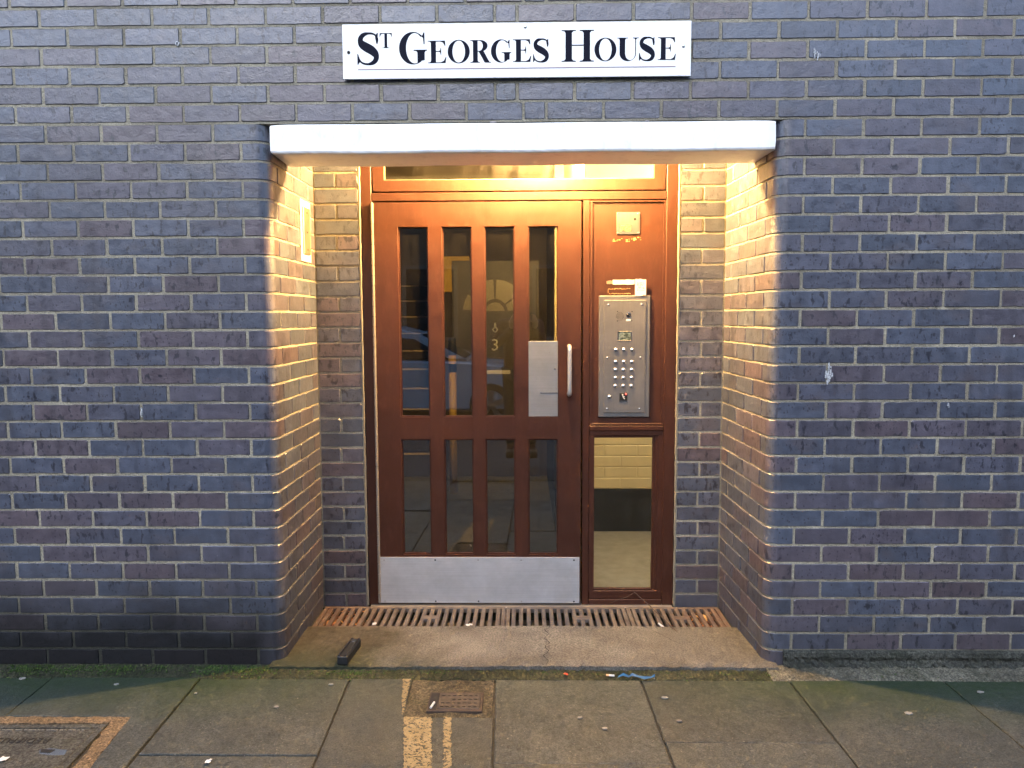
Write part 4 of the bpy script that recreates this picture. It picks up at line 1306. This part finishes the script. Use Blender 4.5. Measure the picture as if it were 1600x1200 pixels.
# blue plastic ribbon
g = random.Random(6)
bb = MB()
V, F = [], []
path = [(0.372, -0.112), (0.395, -0.100), (0.418, -0.104), (0.432, -0.096), (0.455, -0.112), (0.480, -0.120), (0.505, -0.116), (0.522, -0.108), (0.518, -0.122)]
for i, (x, y) in enumerate(path):
    z = 0.009 + 0.003 * math.sin(i * 2.1)
    V += [(x, y - 0.004, z), (x + 0.003, y + 0.005, z + 0.005 * (i % 2) + 0.002)]
for i in range(len(path) - 1): F.append((2 * i, 2 * i + 1, 2 * i + 3, 2 * i + 2))
bb.raw(V, F)
rb = bb.build('plastic_ribbon', simple('blue_plastic', (0.012, 0.085, 0.20), 0.35), None)
md = rb.modifiers.new('thick', 'SOLIDIFY'); md.thickness = 0.002
tag(rb, 'crumpled bright blue plastic ribbon lying at the paving edge', 'ribbon')
def butt(x, y, z, ang, label, L=0.034, filt=True):
    t_ = thing('cigarette_end', label, 'cigarette', (x, y, z), 'cigarette ends dropped by the step')
    u = Vector((math.cos(ang), math.sin(ang), 0))
    c = Vector((x, y, z + 0.0045))
    MB().tube([c - u * L / 2, c + u * L * 0.15], 0.0042, 8).build('paper_tube', M_PAPER, t_)
    MB().tube([c + u * L * 0.15, c + u * L / 2], 0.0043, 8).build('filter', simple('filter_tan', (0.62, 0.36, 0.17), 0.8) if filt else M_PAPER, t_)
butt(0.345, -0.094, 0.004, -0.15 + math.pi, 'cigarette end with tan filter beside the blue ribbon')
butt(0.640, 0.400, 0.012, 1.9, 'white cigarette end lying on the right-hand grate', 0.05, False)
butt(-0.355, -0.34, 0.004, 1.35, 'white cigarette end lying on the iron stopcock cover', 0.04, False)
M_GUM = simple('gum', (0.19, 0.185, 0.165), 0.8, var=0.15, vscale=80)
def onz(px, py, z=0.0):
    q = cf + cr * ((px - 800) / 1202) + cd * ((py - 600) / 1202)
    t_ = (z - CAM.z) / q.z
    return CAM + q * t_
def chip(px, py, r_, label, name='gum_spot', cat='chewing gum', mat=None, el=1.4, seed=0, h=0.0015, z=0.0025, group='pale spots of chewing gum on the paving'):
    p = onz(px, py, z)
    g = random.Random(seed + int(px)); r_ *= 0.78
    n = 12
    pts = []
    for k in range(n):
        a = 2 * math.pi * k / n; rr = r_ * g.uniform(0.75, 1.15)
        pts.append((p.x + rr * el * math.cos(a), p.y + rr * math.sin(a)))
    o = MB().prism(pts, z - 0.002, z + h, 'z', 0.0006).build(name, mat or M_GUM, None)
    return tag(o, label, cat, group)
chip(1039, 1090, 0.012, 'pale gum spot on the slab right of the blue ribbon')
chip(1061, 1126, 0.010, 'grey gum spot below the pale one, right slab', mat=simple('old_gum', (0.12, 0.113, 0.10), 0.85))
chip(906, 1121, 0.009, 'small pale gum spot left of the middle slab joint')
chip(945, 1138, 0.009, 'bright gum spot nearest the bottom of the middle slab')
chip(1419, 1114, 0.014, 'large pale gum spot on the far right slab')
chip(1532, 1081, 0.012, 'white gum spot near the right wall foot by the picture edge')
chip(182, 1069, 0.010, 'pale gum spot near the left wall on green paving')
chip(432, 1104, 0.009, 'grey gum spot on the left slab beside the joint', mat=simple('grey_gum', (0.15, 0.14, 0.125), 0.85))
chip(35, 1060, 0.012, 'white gum spot by the left wall foot at the picture edge')
chip(517, 1069, 0.009, 'pale spot beside the slab joint below the black bar')
chip(306, 1083, 0.006, 'tiny pale gum spot left of the slab joint')
def scrap(px, py, w, h, ang, label, z=0.004, seed=1, mat=None):
    p = onz(px, py, z)
    g = random.Random(seed)
    V = []; n = 6
    for i in range(n + 1):
        for k in (0, 1):
            V.append(((i / n - .5) * w + g.uniform(-.003, .003), (k - .5) * h * math.sin(math.pi * (i + .7) / (n + 1.4)), g.uniform(0, 0.006)))
    ca, sa = math.cos(ang), math.sin(ang)
    V = [(p.x + x * ca - y * sa, p.y + x * sa + y * ca, z + q) for x, y, q in V]
    bb = MB(); bb.raw(V, [(2 * i, 2 * i + 1, 2 * i + 3, 2 * i + 2) for i in range(n)])
    o = bb.build('paper_scrap', mat or M_PAPER, None)
    md = o.modifiers.new('thick', 'SOLIDIFY'); md.thickness = 0.0008
    return tag(o, label, 'litter', 'scraps of litter on the ground')
scrap(326, 1190, 0.030, 0.016, 1.1, 'white curled paper scrap at the bottom left of the paving')
scrap(3, 1187, 0.045, 0.025, 0.4, 'white scrap on the service cover at the left picture edge', seed=2)
scrap(733, 977, 0.03, 0.02, 0.3, 'white paper scrap stuck on the grate below the door', 0.014, 3)
scrap(585, 975, 0.022, 0.02, 0.9, 'small pale scrap on the leaf-filled left grate', 0.014, 4)
scrap(884, 1054, 0.018, 0.02, 0.5, 'tiny red scrap at the front edge of the doorstep', 0.008, 5, simple('red_scrap', (0.5, 0.06, 0.03), 0.5))
# twig against the side light
tw = thing('twig', 'thin forked dry twig leaning on the frame below the side window', 'twig', (0.56, 0.62, 0.01))
M_TWIG = simple('twig_bark', (0.06, 0.038, 0.026), 0.8)
MB().tube([(0.700, 0.30, 0.022), (0.665, 0.42, 0.03), (0.62, 0.55, 0.045), (0.575, 0.635, 0.065), (0.540, 0.660, 0.092)], [0.0026, 0.0026, 0.0022, 0.0018, 0.0012], 6).build('stem', M_TWIG, tw)
MB().tube([(0.55, 0.655, 0.083), (0.51, 0.652, 0.060), (0.46, 0.650, 0.045), (0.43, 0.648, 0.032)], [0.0016, 0.0014, 0.0012, 0.0008], 6).build('side_shoot', M_TWIG, tw)
# marks on the brick face
def onw(px, py, y=0.0):
    q = cf + cr * ((px - 800) / 1202) + cd * ((py - 600) / 1202)
    return CAM + q * ((y - CAM.y) / q.y)
t = NT('white_paint_blot')
t.set(t.b.inputs['Alpha'], t.ramp(t.noise(260, 3, 0.7, t.map((1, 1, 0.5))), [(0.40, 0.0), (0.56, 0.95)]))
M_WPAINT = t.fin((0.60, 0.62, 0.64, 1), 0.8)
def blot(px, py, w, h, label, seed, n=9):
    p = onw(px, py, -0.0035)
    g = random.Random(seed)
    bb = MB()
    for k in range(n):
        x = p.x + g.gauss(0, w * .28); z = p.z + g.gauss(0, h * .22); hh = h * g.uniform(.25, .6); ww = w * g.uniform(.12, .3)
        pts = [(x - ww / 2, z - hh / 2), (x, z - hh * .6), (x + ww / 2, z - hh * .3), (x + ww * .4, z + hh * .4), (x, z + hh * .5), (x - ww * .45, z + hh * .3)]
        bb.prism(pts, p.y - 0.0004 * (k + 1), 0.002, 'y')
    return tag(bb.build('paint_blot', M_WPAINT, None), label, 'paint blot', 'white paint blots on the bricks')
blot(1294, 585, 0.028, 0.06, 'streaky white paint blot on the right pier at lock height', 1, 12)
blot(1276, 84, 0.022, 0.042, 'white paint blot right of the name board', 2, 7)
blot(1482, 633, 0.014, 0.02, 'small white fleck on the far right wall', 3, 4)
blot(1584, 525, 0.010, 0.012, 'tiny white dot at the right picture edge', 4, 3)
blot(221, 641, 0.010, 0.045, 'white streak on a mortar joint of the left wall', 5, 6)
anchor = thing('wall_plug', 'white-rimmed screw hole in the left wall near the top', 'wall plug', tuple(onw(277, 68)))
p = onw(277, 68, -0.002)
bb = MB()
for k in range(14):
    a0, a1 = 2 * math.pi * k / 14, 2 * math.pi * (k + 1) / 14
    q = [(p.x + r_ * math.cos(a), p.z + r_ * math.sin(a)) for r_, a in ((0.0085, a0), (0.0085, a1), (0.005, a1), (0.005, a0))]
    bb.prism(q, p.y - 0.002, 0.006, 'y')
bb.build('plug_rim', M_WPAINT, anchor)
MB().lathe((p.x, p.y + 0.0025, p.z), [(0.005, 0), (0.0045, 0.0005)], (0, -1, 0), 12).build('plug_hole', M_DARK, anchor)

# ------------------------------------------------------------------ lobby behind the glass
M_LFLOOR = simple('lobby_floor', (0.24, 0.23, 0.20), 0.5, var=0.2, vscale=12)
M_CREAM = simple('cream_gloss_brick', (0.74, 0.66, 0.45), 0.45, var=0.06, vscale=10)
M_DADO = simple('black_dado', (0.008, 0.009, 0.010), 0.5)
M_DBRICK = simple('dark_lobby_brick', (0.040, 0.028, 0.018), 0.7, var=0.35, vscale=14)
M_LCEIL = simple('lobby_ceiling', (0.22, 0.20, 0.17), 0.8)
def S(name, mat, *a): return tag(BX(name, mat, None, *a), kind='structure')
S('lobby_floor', M_LFLOOR, -2.6, 2.2, 0.735, 6.5, -0.10, 0.004)
S('lobby_ceiling', M_LCEIL, -2.6, 2.2, 0.80, 6.5, 2.62, 2.75)
S('lobby_wall', M_DBRICK, -2.7, -2.6, 0.80, 6.5, -0.1, 2.75)
S('lobby_wall', M_DBRICK, 2.1, 2.2, 0.80, 6.5, -0.1, 2.62)
S('lobby_wall', M_DBRICK, -2.6, 2.1, 6.4, 6.5, 0.004, 2.62)
S('lobby_wall', M_DBRICK, 0.2005, 0.30, 2.2005, 4.0, 0.004, 2.62)
bw = S('lobby_end_wall', M_DBRICK, -0.80, 0.20, 3.9, 4.0, 0.004, 2.62)
S('added_light_screen', M_CREAM, 0.26, 0.30, 0.80, 2.044, 0.0045, 2.6195)  # unseen panel added to keep the side lamp's light out of the lobby
# cream painted brick wall with black dado, seen through the side light
cw = tag(link(bpy.data.objects.new('cream_wall', None)), kind='structure')
cw.location = (1.1, 2.05, 0)
BX('wall_core', M_CREAM, cw, 0.20, 2.1, 2.0505, 2.2, 0.30, 2.62)
BX('dado', M_DADO, cw, 0.20, 2.1, 2.046, 2.2, 0.004, 0.298)
g = random.Random(15)
z = 0.303; row = 0
while z < 1.6:
    x = 0.20 - (0.1125 if row % 2 else 0)
    while x < 1.5:
        x0, x1 = max(x, 0.2) + 0.003, x + 0.222
        BX('brick', M_CREAM, cw, x0, x1, 2.048 + g.uniform(-.001, .001), 2.0565, z + 0.002, z + 0.072, 0.003)
        x += 0.225
    z += 0.075; row += 1
# staircase
stairs = thing('staircase', 'dim staircase with nosings coloured as if lit rising behind the left door panes', 'staircase', (-1.6, 3.9, 0.0))
M_TREAD = simple('stair_concrete', (0.05, 0.038, 0.026), 0.8, var=0.2)
M_NOSE = simple('nosing_lit_colour', (0.70, 0.56, 0.36), 0.5)  # warm light along the step edges is put into this pale colour
for k in range(10):
    z = 0.033 + 0.18 * k; y = 3.86 + 0.23 * k
    if z + 0.18 > 2.6: break
    st_ = BX('stair_step', M_TREAD, stairs, -2.55, -0.86, y, y + (0.26 if k < 9 else 0.6), z - 0.03 if k else 0.005, z + 0.178)
    BX('nosing', M_NOSE, st_, -2.55, -0.86, y - 0.012, y + 0.03, z + 0.1781, z + 0.192, 0.002)
# front door of a flat
fd = thing('flat_door', 'pale inner flat door with sunburst window, number 3 and letter slot', 'door', (-0.27, 3.89, 0.004))
M_FD = simple('pale_door_paint', (0.068, 0.060, 0.060), 0.45)
M_FGL = simple('frosted_glass', (0.34, 0.30, 0.21), 0.3)
BX('door_slab', M_FD, fd, -0.66, 0.13, 3.86, 3.895, 0.01, 1.98, 0.004)
cx, cz = -0.27, 1.52
for a0, a1 in ((4, 33), (39, 87), (93, 141), (147, 176)):
    poly = arc(cx, cz, 0.29, 0.29, a0, a1, 8) + arc(cx, cz, 0.115, 0.115, a1, a0, 8)
    MB().prism(poly, 3.852, 3.862, 'y').build('sunburst_pane', M_FGL, fd)
MB().prism(arc(cx, cz, 0.085, 0.085, 4, 176, 12), 3.852, 3.862, 'y').build('sunburst_pane', M_FGL, fd)
MB().box(-0.53, -0.49, 3.85, 3.862, 0.4, 1.38, 0.003).box(-0.05, -0.01, 3.85, 3.862, 0.4, 1.38, 0.003).build('panel_bead', M_FD, fd)
M_WFIT = simple('white_fitting', (0.8, 0.8, 0.78), 0.4)
BX('letter_slot', M_WFIT, fd, -0.38, -0.135, 3.848, 3.862, 0.955, 0.99, 0.003)
kn = MB().tube([(cx, 3.848, 1.385), (cx + .022, 3.848, 1.36), (cx, 3.848, 1.33), (cx - .022, 3.848, 1.36), (cx, 3.848, 1.385)], 0.007, 8).tube([(cx, 3.85, 1.385), (cx, 3.85, 1.42)], 0.01, 8)
kn.build('knocker', M_WFIT, fd, smooth=True)
text_obj('3', 0.15, (cx - 0.04, 3.858, 1.17), (math.pi / 2, 0, 0), M_WFIT, fd, 'door_number', 0.004)
# lobby post with yellow light put into its colour, and yellow board
M_YEL = simple('yellow_board_lit_post', (0.48, 0.31, 0.03), 0.5, var=0.1)
yp = thing('yellow_lit_post', 'black-banded post coloured as if lit yellow, standing in the lobby behind the second pane', 'post', (-0.60, 3.2, 0))
MB().tube([(-0.60, 3.2, 0.004), (-0.60, 3.2, 1.16)], 0.032, 14).build('post', M_YEL, yp, smooth=True)
for z in (1.02, 1.17): MB().tube([(-0.60, 3.2, z), (-0.60, 3.2, z + 0.07)], 0.0335, 14).build('black_band', M_DADO, yp)
MB().tube([(-0.60, 3.2, 1.161), (-0.60, 3.2, 1.30)], 0.031, 14).build('post_top', M_DADO, yp)
yb = thing('yellow_board', 'yellow board fixed high on the lobby end wall', 'board', (-0.55, 3.9, 1.7))
BX('board', M_YEL, yb, -0.74, -0.50, 3.868, 3.8985, 1.70, 2.02, 0.003)
# lobby lamps
def lobby_lamp(x, y, z, e, label):
    t_ = thing('lobby_lamp', label, 'lamp', (x, y, z))
    MB().lathe((x, y, z + 0.0), [(0.09, 0.0), (0.09, 0.03), (0.06, 0.06), (0, 0.07)], (0, 0, -1), 18).build('lamp_glass', emit('lobby_glow', (1.0, 0.80, 0.52), 3), t_, smooth=True)
    l_ = bpy.data.lights.new('lamp_bulb', 'POINT'); l_.energy = e; l_.color = (1.0, 0.80, 0.52); l_.shadow_soft_size = 0.06
    o = link(bpy.data.objects.new('lamp_bulb', l_)); o.location = (x, y, z - 0.14); adopt(o, t_)
lobby_lamp(1.25, 1.35, 2.62, 30, 'warm ceiling lamp lighting the cream lobby wall')
lobby_lamp(0.00, 2.15, 2.62, 0.15, 'warm ceiling lamp before the inner flat door')

# ------------------------------------------------------------------ across the street: what the door glass mirrors
opp = thing('opposite_building', 'brown brick terrace across the street, mirrored in the door glass', 'building', (0, -11, 0))
M_OPP = simple('opposite_brick', (0.12, 0.08, 0.055), 0.85, var=0.25, vscale=3)
BX('wall', M_OPP, opp, -22, 22, -12, -11, 0.0, 5.6)
BX('parapet', M_COVER, opp, -22.1, 22.1, -12.05, -10.92, 5.6, 5.8, 0.02)
M_WINF = simple('window_frame_paint', (0.10, 0.09, 0.08), 0.5)
M_WGL = simple('window_dark', (0.02, 0.022, 0.025), 0.08)
for fl in range(2):
    for k in range(-6, 7):
        x = k * 2.6 + 0.7
        z0_, z1_ = (1.0, 2.5) if fl == 0 else (3.6, 5.0)
        w = ring('window', x - 0.55, x + 0.55, z0_, z1_, 0.07, -11.02, -10.96, M_WINF, opp, 0.004)
        BX('pane', M_WGL, w, x - 0.48, x + 0.48, -11.01, -10.99, z0_ + 0.07, z1_ - 0.07)

car = thing('parked_car', 'dark blue hatchback, lightened in colour for sky light, parked across the street, mirrored in the door glass', 'car', (-1.7, -7.4, -0.115))
M_CAR = simple('car_blue', (0.42, 0.54, 0.68), 0.2, 0.3)  # dark blue car; lightened base colour stands in for open-sky light
M_CGL = simple('car_glass', (0.02, 0.025, 0.03), 0.05)
M_TYRE = simple('tyre', (0.018, 0.018, 0.018), 0.8)
GZ = -0.115
lower = [(0.36, 0.42), (0.38, 0.60), (0.28, 0.74), (0.05, 0.83), (-0.45, 0.90), (-0.95, 0.95), (-3.55, 1.00), (-3.80, 0.96), (-3.86, 0.62), (-3.80, 0.30), (-3.36, 0.22), (0.20, 0.22)]
upper = [(-0.85, 0.94), (-1.55, 1.34), (-1.95, 1.44), (-2.7, 1.46), (-3.3, 1.38), (-3.62, 1.20), (-3.78, 0.97)]
def car_loft(profile, secs):
    bb = MB(); rings = []
    cx_ = sum(p[0] for p in profile) / len(profile); cz_ = sum(p[1] for p in profile) / len(profile)
    for y, sx, sz in secs:
        rings.append([bb.bm.verts.new((cx_ + (p[0] - cx_) * sx, y, GZ + cz_ + (p[1] - cz_) * sz)) for p in profile])
    n = len(profile)
    for i in range(len(rings) - 1):
        for k in range(n): bb.bm.faces.new((rings[i][k], rings[i][(k + 1) % n], rings[i + 1][(k + 1) % n], rings[i + 1][k]))
    bb.bm.faces.new(rings[0]); bb.bm.faces.new(rings[-1][::-1])
    return bb
CY = -7.5
car_loft(lower, [(CY - 0.88, .965, .90), (CY - 0.82, .985, .97), (CY - 0.5, 1, 1), (CY + 0.5, 1, 1), (CY + 0.82, .985, .97), (CY + 0.88, .965, .90)]).build('body', M_CAR, car, smooth=False)
car_loft(upper, [(CY - 0.74, .985, .86), (CY - 0.60, 1, 1), (CY + 0.60, 1, 1), (CY + 0.74, .985, .86)]).build('roof', M_CAR, car)
def win(poly, y, name):
    MB().prism([(p[0], GZ + p[1]) for p in poly], y - 0.01, y + 0.012, 'y').build(name, M_CGL, car)
for s in (1, -1):
    win([(-1.10, 0.97), (-1.62, 1.27), (-2.28, 1.32), (-2.28, 0.98)], CY + s * 0.745, 'side_window')
    win([(-2.36, 0.98), (-2.36, 1.32), (-3.05, 1.29), (-3.42, 1.12), (-3.45, 0.99)], CY + s * 0.745, 'side_window')
    for wx in (-0.50, -3.02):
        wc = (wx, CY + s * 0.80, GZ + 0.315)
        w = MB().lathe((wx, CY + s * 0.70, GZ + 0.315), [(0.20, 0), (0.30, 0.0), (0.315, 0.03), (0.315, 0.17), (0.30, 0.20), (0.215, 0.20), (0.20, 0.16)], (0, s, 0), 32).build('wheel', M_TYRE, car, smooth=False)
        rim = MB()
        for k in range(5):
            a = 2 * math.pi * k / 5 + 0.3
            ca, sa = math.cos(a), math.sin(a)
            q = [(0.03, -0.03), (0.20, -0.045), (0.20, 0.045), (0.03, 0.03)]
            rim.prism([(wx + u * ca - v_ * sa, GZ + 0.315 + u * sa + v_ * ca) for u, v_ in q], CY + s * 0.885, CY + s * 0.905, 'y')
        rim.lathe((wx, CY + s * 0.88, GZ + 0.315), [(0.05, 0), (0.05, 0.03), (0.03, 0.035)], (0, s, 0), 14)
        rim.build('rim', M_SCREW, w)
    MB().box(0.20, 0.345, CY + s * 0.62 - 0.16, CY + s * 0.62 + 0.16, GZ + 0.60, GZ + 0.72, 0.03, 2).build('headlight', M_CHROME, car)
MB().prism([(-0.93, GZ + 0.975), (-1.52, GZ + 1.325), (-1.49, GZ + 1.345), (-0.88, GZ + 0.985)], CY - 0.58, CY + 0.58, 'y').build('windscreen', M_CGL, car)

# the photographer, standing behind the lens and mirrored in the glass
man = thing('person', 'person in dark red jacket holding up a phone, mirrored in the door glass', 'person', (-0.06, -3.62, 0.0))
M_JACK = simple('dark_red_jacket', (0.07, 0.016, 0.014), 0.8)
M_JEAN = simple('dark_trousers', (0.02, 0.022, 0.03), 0.85)
M_SKIN = simple('skin', (0.42, 0.26, 0.19), 0.55)
def skin_mesh(name, nodes, edges, mat, parent, root=0, sub=2):
    me = bpy.data.meshes.new(name)
    me.from_pydata([n[0] for n in nodes], edges, [])
    o = link(bpy.data.objects.new(name, me))
    md = o.modifiers.new('skin', 'SKIN')
    for i, n in enumerate(nodes):
        r_ = n[1]
        me.skin_vertices[0].data[i].radius = r_ if isinstance(r_, tuple) else (r_, r_)
        me.skin_vertices[0].data[i].use_root = (i == root)
    sd = o.modifiers.new('sub', 'SUBSURF'); sd.levels = sub; sd.render_levels = sub
    md.use_smooth_shade = True
    me.materials.append(mat)
    return adopt(o, parent)
bx0, by0 = -0.06, -3.62
def W(x, y, z): return (bx0 + x, by0 + y, z)
body = [(W(0, 0, .95), (.155, .115)), (W(0, 0, 1.15), (.145, .105)), (W(0, 0, 1.36), (.165, .11)), (W(0, 0.01, 1.47), (.075, .07)), (W(0, .02, 1.55), .055),
        (W(-.09, 0, .86), .095), (W(-.10, .01, .50), .062), (W(-.10, -.01, .10), .042), (W(-.10, .03, .04), .04), (W(-.11, .16, .03), .035),
        (W(.09, 0, .86), .095), (W(.12, .01, .50), .062), (W(.13, -.01, .10), .042), (W(.13, .03, .04), .04), (W(.15, .16, .03), .035),
        (W(-.19, 0, 1.40), .062), (W(-.25, .12, 1.17), .05), (W(-.07, .33, 1.36), .034), (W(.19, 0, 1.40), .062), (W(.25, .12, 1.17), .05), (W(.16, .33, 1.36), .034)]
be = [(0, 1), (1, 2), (2, 3), (3, 4), (0, 5), (5, 6), (6, 7), (7, 8), (8, 9), (0, 10), (10, 11), (11, 12), (12, 13), (13, 14), (2, 15), (15, 16), (16, 17), (2, 18), (18, 19), (19, 20)]
skin_mesh('body', body, be, M_JACK, man)
legs = [(W(0, 0, .93), (.165, .125))] + [(body[i][0], (body[i][1] if isinstance(body[i][1], float) else .1) + .012) for i in (5, 6, 7, 10, 11, 12)]
skin_mesh('trousers', legs, [(0, 1), (1, 2), (2, 3), (0, 4), (4, 5), (5, 6)], M_JEAN, man)
hd = [(W(0, .01, 1.56), .05), (W(0, .025, 1.60), (.065, .075)), (W(0, .02, 1.67), (.075, .092)), (W(0, .01, 1.74), (.068, .082)), (W(0, .105, 1.655), .014), (W(-.076, .01, 1.665), .016), (W(.076, .01, 1.665), .016)]
skin_mesh('head', hd, [(0, 1), (1, 2), (2, 3), (2, 4), (2, 5), (2, 6)], M_SKIN, man)
hr = [(W(0, -.05, 1.62), (.06, .05)), (W(0, -.035, 1.70), (.082, .075)), (W(0, -.01, 1.765), (.075, .085))]
skin_mesh('hair', hr, [(0, 1), (1, 2)], simple('dark_hair', (0.02, 0.014, 0.01), 0.6), man)
for s, hx_ in ((-1, -.07), (1, .16)):
    nodes = [(W(hx_, .33, 1.36), .028), (W(hx_ + s * .005, .37, 1.40), (.030, .018)), (W(hx_, .40, 1.44), (.034, .018))]
    ed = [(0, 1), (1, 2)]
    for fi in range(4):
        z = 1.425 + fi * 0.021; L_ = (.042, .050, .052, .044)[fi]
        k = len(nodes)
        nodes += [(W(hx_ - s * .006, .425, z), .0095), (W(hx_ - s * (.006 + L_ * .5), .438, z + .004), .0088), (W(hx_ - s * (.006 + L_), .436, z + .004), .0078)]
        ed += [(2, k), (k, k + 1), (k + 1, k + 2)]
    k = len(nodes)
    nodes += [(W(hx_ - s * .012, .395, 1.43), .011), (W(hx_ - s * .035, .405, 1.445), .0095), (W(hx_ - s * .055, .413, 1.45), .0085)]
    ed += [(1, k), (k, k + 1), (k + 1, k + 2)]
    skin_mesh('hand', nodes, ed, M_SKIN, man)
for s, x in ((-1, -.10), (1, .14)):
    MB().box(bx0 + x - .045, bx0 + x + .045, by0 - .05, by0 + .21, 0.002, 0.075, .02, 2).build('shoe', simple('brown_shoe', (0.10, 0.06, 0.03), 0.5), man)
ph = thing('phone', 'black phone held up by the person mirrored in the door glass', 'phone', (0.0, -3.17, 1.43))
BX('phone_body', M_BLACKP, ph, -0.075, 0.075, -3.185, -3.177, 1.435, 1.51, 0.003)
